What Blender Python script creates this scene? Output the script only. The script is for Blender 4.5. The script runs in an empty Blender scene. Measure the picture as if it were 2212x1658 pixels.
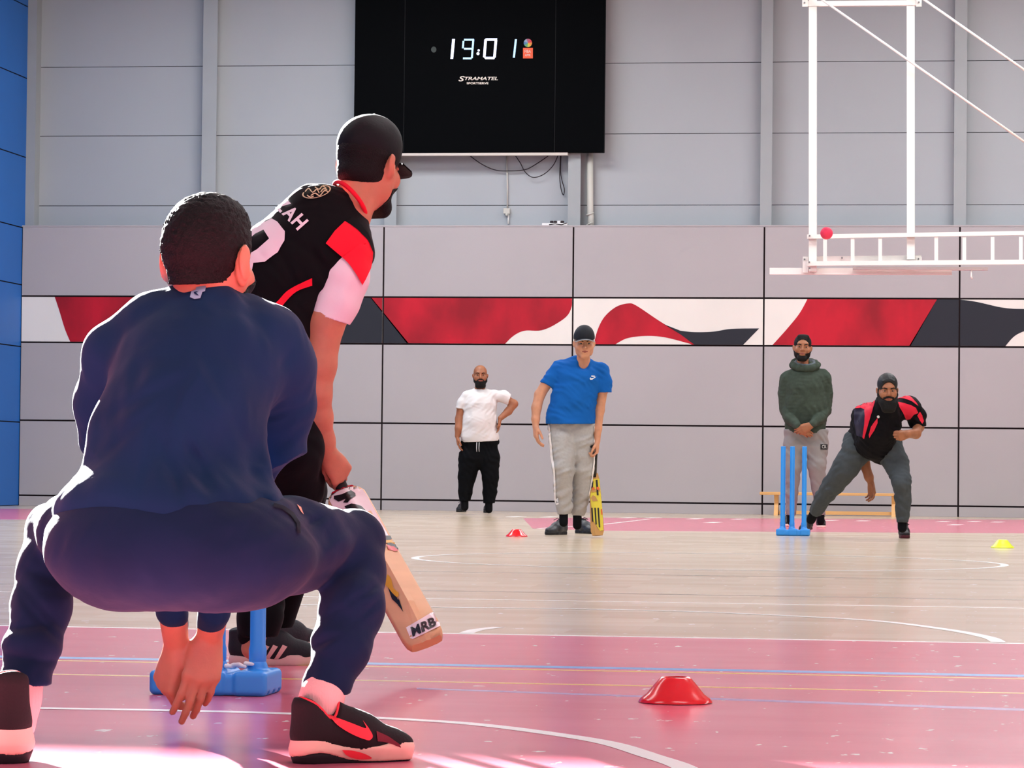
import bpy, bmesh, math, random
import numpy as np
from mathutils import Vector, Matrix, Euler
from mathutils.bvhtree import BVHTree
from mathutils.geometry import tessellate_polygon

SC = bpy.context.scene
COL = SC.collection
random.seed(7)
np.random.seed(7)

# ------------------------------------------------------------------ camera
F = 7000.0                       # focal length in pixels of the 2212 x 1658 frame
CX, CY = 1106.0, 829.0
YAW, PITCH, ROLL = math.radians(8.0), math.atan(182.5 / F), 0.0103
CAM = np.array([0.0, 0.0, 0.554])
_h = np.array([-math.sin(YAW), math.cos(YAW), 0.0])
FWD = _h * math.cos(PITCH) + np.array([0, 0, 1.0]) * math.sin(PITCH)
_r0 = np.array([math.cos(YAW), math.sin(YAW), 0.0])
_u0 = np.cross(_r0, FWD)
RT = _r0 * math.cos(ROLL) + _u0 * math.sin(ROLL)
UP = _u0 * math.cos(ROLL) - _r0 * math.sin(ROLL)
cam_data = bpy.data.cameras.new('camera')
cam_data.sensor_width = 36.0
cam_data.lens = F / 2212.0 * 36.0
cam_data.clip_start = 0.1
cam_data.clip_end = 200
cam = bpy.data.objects.new('camera', cam_data)
COL.objects.link(cam)
cam.matrix_world = Matrix(((RT[0], UP[0], -FWD[0], CAM[0]), (RT[1], UP[1], -FWD[1], CAM[1]),
                           (RT[2], UP[2], -FWD[2], CAM[2]), (0, 0, 0, 1)))
SC.camera = cam

# ------------------------------------------------------------------ light
SC.view_settings.view_transform = 'Standard'
SC.view_settings.look = 'None'
SC.view_settings.gamma = 1.0
SC.view_settings.use_curve_mapping = False
SC.view_settings.exposure = 0.0
SC.cycles.max_bounces = 5
SC.cycles.diffuse_bounces = 3
SC.cycles.glossy_bounces = 3
SC.cycles.transmission_bounces = 2
SC.cycles.sample_clamp_indirect = 4.0
SC.cycles.caustics_reflective = False
SC.cycles.caustics_refractive = False
SC.cycles.use_denoising = True
w = bpy.data.worlds.new('sky')
SC.world = w
w.use_nodes = True
w.node_tree.nodes['Background'].inputs[0].default_value = (0.80, 0.88, 1.0, 1)
w.node_tree.nodes['Background'].inputs[1].default_value = 0.7

SUN_AZ, SUN_SLOPE = math.radians(28.0), 0.42      # azimuth left of +Y, drop per metre of -Y
sd = bpy.data.lights.new('sun', 'SUN')
sd.energy = 130.0
sd.angle = math.radians(0.6)
sd.color = (1.0, 0.985, 0.96)
sun = bpy.data.objects.new('sun', sd)
COL.objects.link(sun)
_sdir = Vector((math.tan(SUN_AZ), -1.0, -SUN_SLOPE)).normalized()    # way the light travels
sun.rotation_euler = _sdir.to_track_quat('-Z', 'Y').to_euler()


def area(name, loc, rot, sx, sy, power, color=(1, 1, 1)):
    d = bpy.data.lights.new(name, 'AREA')
    d.shape = 'RECTANGLE'
    d.size, d.size_y, d.energy, d.color = sx, sy, power, color
    o = bpy.data.objects.new(name, d)
    o.location, o.rotation_euler = loc, rot
    COL.objects.link(o)
    return o


ROOF = 7.6
for yy, pw in ((4, 420), (13, 700), (22, 900), (30, 1100), (37, 1100)):
    for xx in (-7.5, 1.5):
        area('ceiling_fill', (xx, yy, ROOF - 0.15), (0, 0, 0), 5.0, 2.0, pw * 0.42, (0.96, 0.985, 1.0))  # unseen area lights added under the roof for overall fill


# ------------------------------------------------------------------ pixel -> place helpers
def ray(px, py):
    d = FWD + RT * ((px - CX) / F) - UP * ((py - CY) / F)
    return d


def P(px, py, depth):
    return CAM + ray(px, py) * depth


def FP(px, py, z=0.0):
    d = ray(px, py)
    return CAM + d * ((z - CAM[2]) / d[2])


def WP(px, py, yw):
    d = ray(px, py)
    return CAM + d * ((yw - CAM[1]) / d[1])


# ------------------------------------------------------------------ materials
def lin(c):
    if isinstance(c, str):
        c = c.lstrip('#')
        c = tuple(int(c[i:i + 2], 16) / 255 for i in (0, 2, 4))
    return tuple((x / 12.92 if x <= 0.04045 else ((x + 0.055) / 1.055) ** 2.4) for x in c)


def mat(name, col, rough=0.6, spec=0.4, metal=0.0, var=0.0, vscale=6.0, bump=0.0, bscale=60.0,
        sss=0.0, sheen=0.0, emis=None, estr=0.0, coat=0.0, stretch=None, col2=None, trans=0.0):
    m = bpy.data.materials.new(name)
    m.use_nodes = True
    nt = m.node_tree
    b = nt.nodes['Principled BSDF']
    c = lin(col)
    b.inputs['Base Color'].default_value = (*c, 1)
    b.inputs['Roughness'].default_value = rough
    b.inputs['Specular IOR Level'].default_value = spec
    b.inputs['Metallic'].default_value = metal
    if sss:
        b.inputs['Subsurface Weight'].default_value = sss
        b.inputs['Subsurface Radius'].default_value = (0.9, 0.25, 0.12)
        b.inputs['Subsurface Scale'].default_value = 0.02
    if sheen:
        b.inputs['Sheen Weight'].default_value = sheen
        b.inputs['Sheen Roughness'].default_value = 0.45
    if coat:
        b.inputs['Coat Weight'].default_value = coat
        b.inputs['Coat Roughness'].default_value = 0.08
    if emis is not None:
        b.inputs['Emission Color'].default_value = (*lin(emis), 1)
        b.inputs['Emission Strength'].default_value = estr
    if var or bump or stretch or col2:
        tc = nt.nodes.new('ShaderNodeTexCoord')
        mp = nt.nodes.new('ShaderNodeMapping')
        nt.links.new(tc.outputs['Object'], mp.inputs[0])
        if stretch:
            mp.inputs['Scale'].default_value = stretch
    if var or col2:
        n = nt.nodes.new('ShaderNodeTexNoise')
        n.inputs['Scale'].default_value = vscale
        n.inputs['Detail'].default_value = 5
        nt.links.new(mp.outputs[0], n.inputs['Vector'])
        r = nt.nodes.new('ShaderNodeMix')
        r.data_type = 'RGBA'
        c2 = lin(col2) if col2 else tuple(min(1, x * (1 + var)) for x in c)
        c1 = c if col2 else tuple(x * (1 - var) for x in c)
        r.inputs[6].default_value = (*c1, 1)
        r.inputs[7].default_value = (*c2, 1)
        mr = nt.nodes.new('ShaderNodeMapRange')
        mr.inputs[1].default_value = 0.35
        mr.inputs[2].default_value = 0.65
        nt.links.new(n.outputs[0], mr.inputs[0])
        nt.links.new(mr.outputs[0], r.inputs[0])
        nt.links.new(r.outputs[2], b.inputs['Base Color'])
    if bump:
        n2 = nt.nodes.new('ShaderNodeTexNoise')
        n2.inputs['Scale'].default_value = bscale
        n2.inputs['Detail'].default_value = 4
        nt.links.new(mp.outputs[0], n2.inputs['Vector'])
        bp = nt.nodes.new('ShaderNodeBump')
        bp.inputs['Strength'].default_value = bump
        bp.inputs['Distance'].default_value = 0.01
        nt.links.new(n2.outputs[0], bp.inputs['Height'])
        nt.links.new(bp.outputs[0], b.inputs['Normal'])
    return m


# ------------------------------------------------------------------ object helpers
def props(o, label=None, cat=None, group=None, kind=None):
    if label: o['label'] = label
    if cat: o['category'] = cat
    if group: o['group'] = group
    if kind: o['kind'] = kind
    return o


def empty(name, loc, label, cat, group=None):
    o = bpy.data.objects.new(name, None)
    o.empty_display_size = 0.1
    o.location = Vector(loc)
    COL.objects.link(o)
    return props(o, label, cat, group)


def put(name, me, parent=None):
    """link a mesh whose vertices are in world space; a child keeps its place under its parent"""
    o = bpy.data.objects.new(name, me)
    COL.objects.link(o)
    if parent is not None:
        o.parent = parent
        mw = parent_world(parent)
        o.matrix_parent_inverse = mw.inverted()
    return o


def parent_world(p):
    m = Matrix.Translation(p.location)
    if p.parent is not None:
        m = parent_world(p.parent) @ p.matrix_parent_inverse @ m
    return m


class MB:
    """collects boxes, tubes, lathes into one mesh"""
    def __init__(s):
        s.bm = bmesh.new()
        s.mats = []

    def mi(s, m):
        if m not in s.mats: s.mats.append(m)
        return s.mats.index(m)

    def box(s, lo, hi, m, bev=0.0, mtx=None):
        lo, hi = Vector(lo), Vector(hi)
        r = bmesh.ops.create_cube(s.bm, size=1.0)
        vs = r['verts']
        c, d = (lo + hi) / 2, hi - lo
        for v in vs:
            v.co = Vector((v.co.x * d.x, v.co.y * d.y, v.co.z * d.z)) + c
        fs = set(f for v in vs for f in v.link_faces)
        for f in fs: f.material_index = s.mi(m)
        if bev > 0:
            es = list(set(e for v in vs for e in v.link_edges))
            r = bmesh.ops.bevel(s.bm, geom=es, offset=bev, segments=2, affect='EDGES', profile=0.5)
            vs = list(set(v for f in r['faces'] for v in f.verts) | set(v for v in vs if v.is_valid))
            for f in r['faces']: f.material_index = s.mi(m)
        if mtx is not None:
            for v in vs:
                if v.is_valid: v.co = mtx @ v.co
        return vs

    def tube(s, pts, rad, m, seg=10, cap=True, closed=False):
        pts = [Vector(p) for p in pts]
        n = len(pts)
        rr = rad if isinstance(rad, (list, tuple)) else [rad] * n
        rings, ref = [], None
        for i, p in enumerate(pts):
            if closed:
                t = pts[(i + 1) % n] - pts[i - 1]
            else:
                t = pts[min(i + 1, n - 1)] - pts[max(i - 1, 0)]
            t.normalize()
            if ref is None:
                ref = Vector((0, 0, 1)) if abs(t.z) < 0.9 else Vector((1, 0, 0))
            a = ref - t * ref.dot(t)
            a.normalize()
            ref = a
            b = t.cross(a)
            rings.append([s.bm.verts.new(p + (a * math.cos(k * 2 * math.pi / seg) + b * math.sin(k * 2 * math.pi / seg)) * rr[i]) for k in range(seg)])
        mi = s.mi(m)
        for i in range(n if closed else n - 1):
            A, B = rings[i], rings[(i + 1) % n]
            for k in range(seg):
                f = s.bm.faces.new((A[k], A[(k + 1) % seg], B[(k + 1) % seg], B[k]))
                f.material_index = mi
                f.smooth = True
        if cap and not closed:
            for R in (rings[0][::-1], rings[-1]):
                f = s.bm.faces.new(R)
                f.material_index = mi

    def lathe(s, prof, c, m, seg=32, axis=None):
        c = Vector(c)
        rot = Matrix.Identity(3)
        if axis is not None:
            rot = Vector((0, 0, 1)).rotation_difference(Vector(axis)).to_matrix()
        rings = []
        mi = s.mi(m)
        for (r, z) in prof:
            if r < 1e-5:
                rings.append([s.bm.verts.new(c + rot @ Vector((0, 0, z)))])
            else:
                rings.append([s.bm.verts.new(c + rot @ Vector((r * math.cos(k * 2 * math.pi / seg), r * math.sin(k * 2 * math.pi / seg), z))) for k in range(seg)])
        for A, B in zip(rings, rings[1:]):
            for k in range(seg):
                k2 = (k + 1) % seg
                if len(A) == 1 and len(B) == 1: continue
                if len(A) == 1: vs = (A[0], B[k2], B[k])
                elif len(B) == 1: vs = (A[k], A[k2], B[0])
                else: vs = (A[k], A[k2], B[k2], B[k])
                f = s.bm.faces.new(vs)
                f.material_index = mi
                f.smooth = True

    def prism(s, pts, thick, m):
        """flat outline (world points) with thickness vector"""
        t = Vector(thick)
        pts = [Vector(p) for p in pts]
        tri = tessellate_polygon([pts])
        mi = s.mi(m)
        A = [s.bm.verts.new(p) for p in pts]
        B = [s.bm.verts.new(p + t) for p in pts]
        fs = []
        for a, b, c in tri:
            fs.append(s.bm.faces.new((A[a], A[b], A[c])))
            fs.append(s.bm.faces.new((B[c], B[b], B[a])))
        n = len(pts)
        for i in range(n):
            j = (i + 1) % n
            fs.append(s.bm.faces.new((A[i], A[j], B[j], B[i])))
        for f in fs: f.material_index = mi

    def build(s, name, parent=None, normals=True):
        if normals:
            bmesh.ops.recalc_face_normals(s.bm, faces=s.bm.faces)
        me = bpy.data.meshes.new(name)
        s.bm.to_mesh(me)
        s.bm.free()
        for m in s.mats: me.materials.append(m)
        return put(name, me, parent)


def set_origin(o, p):
    """move a top-level mesh object's origin without moving the mesh"""
    p = Vector(p)
    o.data.transform(Matrix.Translation(-p))
    o.location = p
    return o


_txt = {}
def text_poly(txt, shear=0.0, bold=0.0):
    """triangles of a line of text, scaled to the unit box; list of (verts2d, tris)"""
    key = (txt, shear, bold)
    if key in _txt: return _txt[key]
    cu = bpy.data.curves.new('t', 'FONT')
    cu.body = txt
    cu.offset = bold
    cu.resolution_u = 3
    cu.shear = shear
    o = bpy.data.objects.new('t', cu)
    COL.objects.link(o)
    dg = bpy.context.evaluated_depsgraph_get()
    me = bpy.data.meshes.new_from_object(o.evaluated_get(dg))
    v = np.array([x.co[:2] for x in me.vertices])
    t = [tuple(p.vertices) for p in me.polygons]
    bpy.data.objects.remove(o)
    bpy.data.meshes.remove(me)
    bpy.data.curves.remove(cu)
    v = (v - v.min(0)) / (v.max(0) - v.min(0))
    _txt[key] = (v, t)
    return v, t


# ------------------------------------------------------------------ materials of the hall
M = {}
M['clad_grey'] = mat('grey_wall_panel', '#aaa4a7', 0.62, 0.35, var=0.02, vscale=0.7, bump=0.05, bscale=40)
M['clad_upper'] = mat('grey_metal_cladding', '#a5aaaf', 0.55, 0.4, var=0.03, vscale=0.5, bump=0.03, bscale=30)
M['column'] = mat('grey_painted_steel', '#9ba0a3', 0.5, 0.4, var=0.03, vscale=2)
M['joint'] = mat('dark_joint', '#241c1e', 0.8, 0.1)
M['blue_wall'] = mat('blue_wall_panel', '#1563b6', 0.5, 0.4, var=0.03, vscale=1)
M['ceiling'] = mat('ceiling_paint', '#c9c9c9', 0.8, 0.2)
M['white_paint'] = mat('white_powder_coat', '#f0ece6', 0.35, 0.5)
M['mural_white'] = mat('mural_white', '#e6e0da', 0.6, 0.3, var=0.05, vscale=0.8, stretch=(1, 1, 0.4))
M['mural_red'] = mat('mural_red', '#bb1029', 0.6, 0.3, col2='#8c0a1e', vscale=0.9, stretch=(2.2, 1, -1.2))
M['mural_black'] = mat('mural_black', '#20222c', 0.6, 0.3)

# ------------------------------------------------------------------ floor
YW = 41.5           # face of the lower wall cladding
YU = 41.85          # face of the upper cladding
XL = WP(42, 900, YW)[0]
XR = 11.0


def floor_mat(name, c1, c2, wood=False):
    m = bpy.data.materials.new(name)
    m.use_nodes = True
    nt = m.node_tree
    b = nt.nodes['Principled BSDF']
    tc = nt.nodes.new('ShaderNodeTexCoord')
    mp = nt.nodes.new('ShaderNodeMapping')
    mp.inputs['Scale'].default_value = (0.45, 1.6, 1) if wood else (0.5, 1.2, 1)
    nt.links.new(tc.outputs['Object'], mp.inputs[0])
    n = nt.nodes.new('ShaderNodeTexNoise')
    n.inputs['Scale'].default_value = 3.0
    n.inputs['Detail'].default_value = 6
    nt.links.new(mp.outputs[0], n.inputs['Vector'])
    mx = nt.nodes.new('ShaderNodeMix')
    mx.data_type = 'RGBA'
    mx.inputs[6].default_value = (*lin(c1), 1)
    mx.inputs[7].default_value = (*lin(c2), 1)
    mr = nt.nodes.new('ShaderNodeMapRange')
    mr.inputs[1].default_value = 0.35
    mr.inputs[2].default_value = 0.65
    nt.links.new(n.outputs[0], mr.inputs[0])
    if wood:
        bk = nt.nodes.new('ShaderNodeTexBrick')
        bk.inputs['Scale'].default_value = 1.0
        bk.inputs['Brick Width'].default_value = 0.45
        bk.inputs['Row Height'].default_value = 0.28
        bk.inputs['Mortar Size'].default_value = 0.0
        bk.inputs['Color1'].default_value = (0, 0, 0, 1)
        bk.inputs['Color2'].default_value = (1, 1, 1, 1)
        nt.links.new(tc.outputs['Object'], bk.inputs['Vector'])
        ad = nt.nodes.new('ShaderNodeMath')
        ad.operation = 'MULTIPLY_ADD'
        ad.inputs[1].default_value = 0.55
        nt.links.new(bk.outputs['Color'], ad.inputs[0])
        ml = nt.nodes.new('ShaderNodeMath')
        ml.operation = 'MULTIPLY'
        ml.inputs[1].default_value = 0.45
        nt.links.new(mr.outputs[0], ml.inputs[0])
        nt.links.new(ml.outputs[0], ad.inputs[2])
        nt.links.new(ad.outputs[0], mx.inputs[0])
    else:
        nt.links.new(mr.outputs[0], mx.inputs[0])
    # scuffs: small pale marks
    sc = nt.nodes.new('ShaderNodeTexNoise')
    mp2 = nt.nodes.new('ShaderNodeMapping')
    mp2.inputs['Scale'].default_value = (2.0, 1.0, 1)
    nt.links.new(tc.outputs['Object'], mp2.inputs[0])
    sc.inputs['Scale'].default_value = 8.0
    sc.inputs['Detail'].default_value = 3
    sc.inputs['Roughness'].default_value = 0.6
    nt.links.new(mp2.outputs[0], sc.inputs['Vector'])
    sr = nt.nodes.new('ShaderNodeMapRange')
    sr.inputs[1].default_value = 0.67
    sr.inputs[2].default_value = 0.70
    nt.links.new(sc.outputs[0], sr.inputs[0])
    mx2 = nt.nodes.new('ShaderNodeMix')
    mx2.data_type = 'RGBA'
    mx2.inputs[7].default_value = (*lin('#efe6e0'), 1)
    nt.links.new(sr.outputs[0], mx2.inputs[0])
    nt.links.new(mx.outputs[2], mx2.inputs[6])
    nt.links.new(mx2.outputs[2], b.inputs['Base Color'])
    rr = nt.nodes.new('ShaderNodeMapRange')
    rr.inputs[3].default_value = 0.15
    rr.inputs[4].default_value = 0.24
    nt.links.new(n.outputs[0], rr.inputs[0])
    nt.links.new(rr.outputs[0], b.inputs['Roughness'])
    b.inputs['Specular IOR Level'].default_value = 0.4
    bn = nt.nodes.new('ShaderNodeTexNoise')
    bn.inputs['Scale'].default_value = 1.3
    bn.inputs['Detail'].default_value = 2
    nt.links.new(mp2.outputs[0], bn.inputs['Vector'])
    bp = nt.nodes.new('ShaderNodeBump')
    bp.inputs['Strength'].default_value = 0.12
    bp.inputs['Distance'].default_value = 0.01
    nt.links.new(bn.outputs[0], bp.inputs['Height'])
    nt.links.new(bp.outputs[0], b.inputs['Normal'])
    return m


M['wood_floor'] = floor_mat('maple_court_floor', '#dccab2', '#bfa98e', True)
M['red_floor'] = floor_mat('red_court_paint', '#e2778c', '#d4687e')
M['line_white'] = mat('court_line_white', '#efeeea', 0.3, 0.3)
M['line_yellow'] = mat('court_line_yellow', '#e3c063', 0.3, 0.3)
M['line_blue'] = mat('court_line_blue', '#6fa3dc', 0.3, 0.3)
M['line_faint'] = mat('worn_blue_line', '#a98cb8', 0.3, 0.3)
M['line_dark'] = mat('court_line_dark', '#8b8078', 0.3, 0.3)


def yline(px, py):
    return FP(px, py)[1]


Y1 = (yline(300, 1357.5) + yline(2212, 1387) + yline(1200, 1373)) / 3     # near edge of the wooden court
f = MB()
f.prism([(XL - .3, -4, 0), (XR, -4, 0), (XR, YU + .3, 0), (XL - .3, YU + .3, 0)], (0, 0, -0.2), M['wood_floor'])
fl = f.build('floor')
props(fl, kind='structure')

paint = MB()
Z0 = 0.0004


def patch(pts, m, z=Z0):
    paint.prism([(p[0], p[1], z) for p in pts], (0, 0, -z - 0.01), m)


patch([(XL - .3, -4), (XR, -4), (XR, Y1), (XL - .3, Y1)], M['red_floor'], 0.0002)
patch([FP(1130, 1119), FP(1290, 1117.5), FP(2400, 1123), FP(2400, 1152.5), FP(1500, 1147), FP(1290, 1145.5), FP(1150, 1141)], M['red_floor'], 0.0002)
patch([FP(-60, 1098), FP(95, 1099), FP(95, 1122), FP(-60, 1121)], M['red_floor'], 0.0002)


def sline(y, w, m, x0=None, x1=None, z=0.0005):
    patch([(x0 if x0 is not None else XL, y - w / 2), (x1 if x1 is not None else XR, y - w / 2),
           (x1 if x1 is not None else XR, y + w / 2), (x0 if x0 is not None else XL, y + w / 2)], m, z)


sline(Y1, 0.05, M['line_white'])
sline(yline(1400, 1444), 0.09, M['line_blue'])
sline(yline(1400, 1450.5), 0.035, M['line_yellow'])
sline(yline(1400, 1481), 0.035, M['line_yellow'])
sline(yline(1400, 1241), 0.04, M['line_dark'])
sline(yline(1400, 1282.5), 0.04, M['line_dark'])
sline(yline(1400, 1300), 0.04, M['line_white'])
patch([FP(900, 1485.0), FP(2212, 1530), FP(2212, 1535), FP(900, 1488)], M['line_faint'], 0.0004)


def spline_pts(pts, n=14):
    pts = [np.array(p[:2]) for p in pts]
    out = []
    for i in range(len(pts) - 1):
        p0, p1, p2, p3 = pts[max(i - 1, 0)], pts[i], pts[i + 1], pts[min(i + 2, len(pts) - 1)]
        for k in range(n):
            t = k / n
            out.append(0.5 * (2 * p1 + (p2 - p0) * t + (2 * p0 - 5 * p1 + 4 * p2 - p3) * t * t + (3 * p1 - p0 - 3 * p2 + p3) * t ** 3))
    out.append(pts[-1])
    return out


def cline(pts, w, m, z=0.0008, closed=False):
    pts = [np.array(p[:2]) for p in pts]
    n = len(pts)
    mi = paint.mi(m)
    L = []
    for i in range(n):
        t = pts[(i + 1) % n] - pts[i - 1] if closed else pts[min(i + 1, n - 1)] - pts[max(i - 1, 0)]
        t = t / (np.linalg.norm(t) + 1e-9)
        nn = np.array([-t[1], t[0]]) * w / 2
        L.append([paint.bm.verts.new((*(pts[i] + s * nn), zz)) for s, zz in ((1, z), (-1, z))])
    for i in range(n if closed else n - 1):
        a, b = L[i], L[(i + 1) % n]
        fc = paint.bm.faces.new((a[0], a[1], b[1], b[0]))
        fc.material_index = mi


# circle in the middle of the court and the arcs of the near half
cc = FP(1530, 1211)
cline([(cc[0] + 1.8 * math.cos(a), cc[1] + 1.8 * math.sin(a)) for a in np.linspace(0, 2 * math.pi, 97)[:-1]], 0.05, M['line_white'], closed=True)
near_arc = [FP(*p) for p in ((60, 1529), (330, 1533.5), (620, 1541), (900, 1555), (1042, 1565.5), (1196, 1585), (1315, 1605), (1404, 1632), (1474, 1656), (1520, 1690))]
cline(spline_pts(near_arc), 0.05, M['line_white'])
mid_arc = [FP(*p) for p in ((640, 1305), (900, 1310.5), (1232, 1314.6), (1493, 1320.6), (1730, 1331), (1908, 1342), (2056, 1361), (2133, 1376), (2157, 1386.5))]
cline(spline_pts(mid_arc), 0.05, M['line_white'])
cline(spline_pts([FP(*p) for p in ((1007, 1367), (1030, 1360), (1078, 1354))]), 0.05, M['line_white'])
cline([FP(1163, 1141), FP(1305, 1132), FP(1400, 1121)], 0.05, M['line_white'])
for p in ((1115, 1115.5), (1187, 1116), (1355, 1118), (1410, 1118), (1502, 1120), (1540, 1128), (1597, 1121), (1795, 1123.5), (1865, 1124.5), (2038, 1126), (2063, 1133), (2105, 1126), (2155, 1127)):
    q = FP(*p)
    patch([(q[0] - .09, q[1] - .25), (q[0] + .03, q[1] - .25), (q[0] + .09, q[1] + .25), (q[0] - .03, q[1] + .25)], M['line_white'], 0.0006)
pt = paint.build('court_markings', normals=False)
for p_ in pt.data.polygons: pass
bm = bmesh.new(); bm.from_mesh(pt.data)
for fc in bm.faces:
    fc.normal_update()
    if len(fc.verts) == 4 and abs(fc.normal.z) > 0.9 and fc.normal.z < 0 and fc.calc_center_median().z > 0.0001: fc.normal_flip()
bm.to_mesh(pt.data); bm.free()
pt.name = 'floor_paint'
props(pt, kind='structure')

# ------------------------------------------------------------------ back wall
ZJ = [WP(1235, y, YW)[2] for y in (1083, 917, 744.5, 642.5, 487)]     # joints of the cladding, bottom to top
XJ = [WP(px, 900, YW)[0] for px in (825, 1235, 1648, 2071)]
dx = (XJ[-1] - XJ[0]) / 3
XJ = [XJ[0] - dx * k for k in range(3, 0, -1)] + XJ + [XJ[-1] + dx * k for k in range(1, 4)]
XJ = [x for x in XJ if XL + 0.3 < x < XR]
xs = [XL] + XJ + [XR]
G = 0.011
b = MB()
b.box((XL - 0.3, YW + 0.02, 0), (XR, YW + 0.06, ZJ[4] - 0.02), M['joint'])
o = b.build('trim_1'); props(o, kind='structure')


def cladding(name, z0, z1, m):
    b = MB()
    for a, c in zip(xs, xs[1:]):
        b.box((a + G, YW, z0 + G), (c - G, YW + 0.03, z1 - G), m)
    return b


b = cladding('', -0.01, ZJ[0], M['clad_grey'])
b2 = cladding('', ZJ[0], ZJ[1], M['clad_grey'])
for (z0, z1) in ((ZJ[0], ZJ[1]), (ZJ[1], ZJ[2]), (ZJ[3], ZJ[4])):
    for a, c in zip(xs, xs[1:]):
        b.box((a + G, YW, z0 + G), (c - G, YW + 0.03, z1 - G), M['clad_grey'])
b2.bm.free()
b.box((XL - 0.3, YW - 0.005, ZJ[4] - 0.015), (XR, YU + 0.02, ZJ[4] + 0.005), M['clad_grey'])      # the ledge
o = b.build('wall_back_lower'); props(o, kind='structure')
o.name = 'wall_back.001'

b = MB()
uz = [ZJ[4]] + [WP(1320, y, YU)[2] for y in (443, 289, 136.6, -16)] + [ROOF]
for z0, z1 in zip(uz, uz[1:]):
    b.box((XL - .3, YU, z0 + 0.004), (XR, YU + 0.2, z1 - 0.004), M['clad_upper'])
b.box((XL - .3, YU + 0.012, ZJ[4]), (XR, YU + 0.25, ROOF), M['joint'])
o = b.build('wall_back'); props(o, kind='structure')

k = 2
for px0, px1 in ((436, 467), (832, 858), (1228, 1255), (1643, 1668), (2061, 2088)):
    x0, x1 = WP(px0, 300, YU - .2)[0], WP(px1, 300, YU - .2)[0]
    b = MB()
    b.box((x0, YU - 0.2, ZJ[4] + .006), (x1, YU - 0.185, ROOF), M['column'])
    b.box(((x0 + x1) / 2 - .012, YU - 0.19, ZJ[4] + .006), ((x0 + x1) / 2 + .012, YU, ROOF), M['column'])
    b.box((x0, YU - 0.19, ZJ[4] + .006), (x0 + .01, YU - .005, ROOF), M['column'])
    o = b.build('trim_%d' % k); props(o, kind='structure')
    k += 1
x0 = WP(69, 200, YU)[0]
b = MB(); b.box((XL, YU - .22, ZJ[4] + .006), (x0 + .12, YU, ROOF), M['column'])
o = b.build('trim_%d' % k); props(o, kind='structure')
k += 1

# mural band
b = MB()
for a, c in zip(xs, xs[1:]):
    b.box((a + G, YW, ZJ[2] + G), (c - G, YW + 0.03, ZJ[3] - G), M['mural_white'])
band = b.build('trim_%d' % k); props(band, kind='structure')
k += 1


def clip_poly(poly, axis, val, keep_less):
    out = []
    n = len(poly)
    for i in range(n):
        p, q = poly[i], poly[(i + 1) % n]
        ip = (p[axis] <= val) == keep_less
        iq = (q[axis] <= val) == keep_less
        if ip: out.append(p)
        if ip != iq:
            t = (val - p[axis]) / (q[axis] - p[axis])
            out.append(p + (q - p) * t)
    return out


def mural(b, pts, m):
    poly = [WP(x, y, YW) for x, y in pts]
    for a, c in zip(xs, xs[1:]):
        q = clip_poly(clip_poly(poly, 0, a + G, False), 0, c - G, True)
        if len(q) < 3: continue
        q = clip_poly(clip_poly(q, 2, ZJ[2] + G, False), 2, ZJ[3] - G, True)
        if len(q) < 3: continue
        b.prism([(p[0], YW - 0.002, p[2]) for p in q], (0, 0.004, 0), m)


def smooth(pts, n=6):
    return [tuple(p) for p in spline_pts([(x, y) for x, y in pts], n)]


b = MB()
R_, K_ = M['mural_red'], M['mural_black']
mural(b, smooth([(118, 640), (128, 670), (142, 715), (158, 750)]) + [(560, 750), (560, 636)], R_)
mural(b, [(560, 636), (560, 750), (890, 750), (797, 636)], K_)
mural(b, [(795, 636), (886, 750)] + smooth([(1084, 750), (1108, 726), (1133, 714), (1170, 713), (1205, 697), (1230, 675), (1240, 636)]), R_)
mural(b, smooth([(1281, 752), (1290, 715), (1305, 685), (1330, 663), (1357, 655), (1375, 660), (1420, 690), (1470, 722), (1508, 750)])
      + smooth([(1490, 742), (1440, 729), (1400, 725), (1360, 729), (1338, 738), (1318, 752)]), R_)
mural(b, [(1432, 699)] + smooth([(1470, 714), (1500, 717), (1540, 716), (1580, 710), (1640, 709)]) + [(1600, 750), (1505, 748), (1470, 722)], K_)
mural(b, smooth([(1664, 750), (1700, 710), (1728, 675), (1748, 638)]) + [(2029, 638), (1964, 752)], R_)
mural(b, [(2026, 643), (1961, 752), (2168, 752)] + smooth([(2168, 752), (2190, 727), (2215, 714), (2260, 700)]) + [(2330, 690), (2330, 690)] + smooth([(2300, 660), (2260, 664), (2212, 667), (2165, 664), (2100, 650), (2029, 643)]), K_)
mo = b.build('trim_%d' % k); props(mo, kind='structure')
k += 1

# left wall in blue panels, and the roof with an added light opening
seam = [FP(20, 1200)[2]]
b = MB()
zs = [0.0]
for y in (910, 745, 610, 485, 330, 157, 0):
    zs.append(WP(25, y, 41.0)[2])
zs.append(ROOF)

for z0, z1 in zip(zs, zs[1:]):
    b.box((XL - 0.15, -4, z0 + 0.008), (XL, YW + .35, min(z1, ROOF) - 0.008), M['blue_wall'])
b.box((XL - 0.25, -4, 0), (XL - .012, YU + .3, ROOF), M['joint'])
o = b.build('wall_left'); props(o, kind='structure')
b = MB()
b.box((XR, 6, 0), (XR + .2, YU + .3, ROOF), M['clad_grey'])
o = b.build('wall_right'); props(o, kind='structure')

# roof: keeps sun off the hall; open strip made up to place the sun patch
SKY1 = 6.45 + ROOF / SUN_SLOPE         # far edge of the opening lands at y = 6.45 on the floor
SKY0 = SKY1 - 2.8
b = MB()
b.box((XL - .3, SKY1, ROOF), (XR + .2, YU + .5, ROOF + .2), M['ceiling'])
b.box((XL - .3, -4, ROOF), (XR + .2, SKY0, ROOF + .2), M['ceiling'])
o = b.build('ceiling'); props(o, kind='structure')

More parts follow.
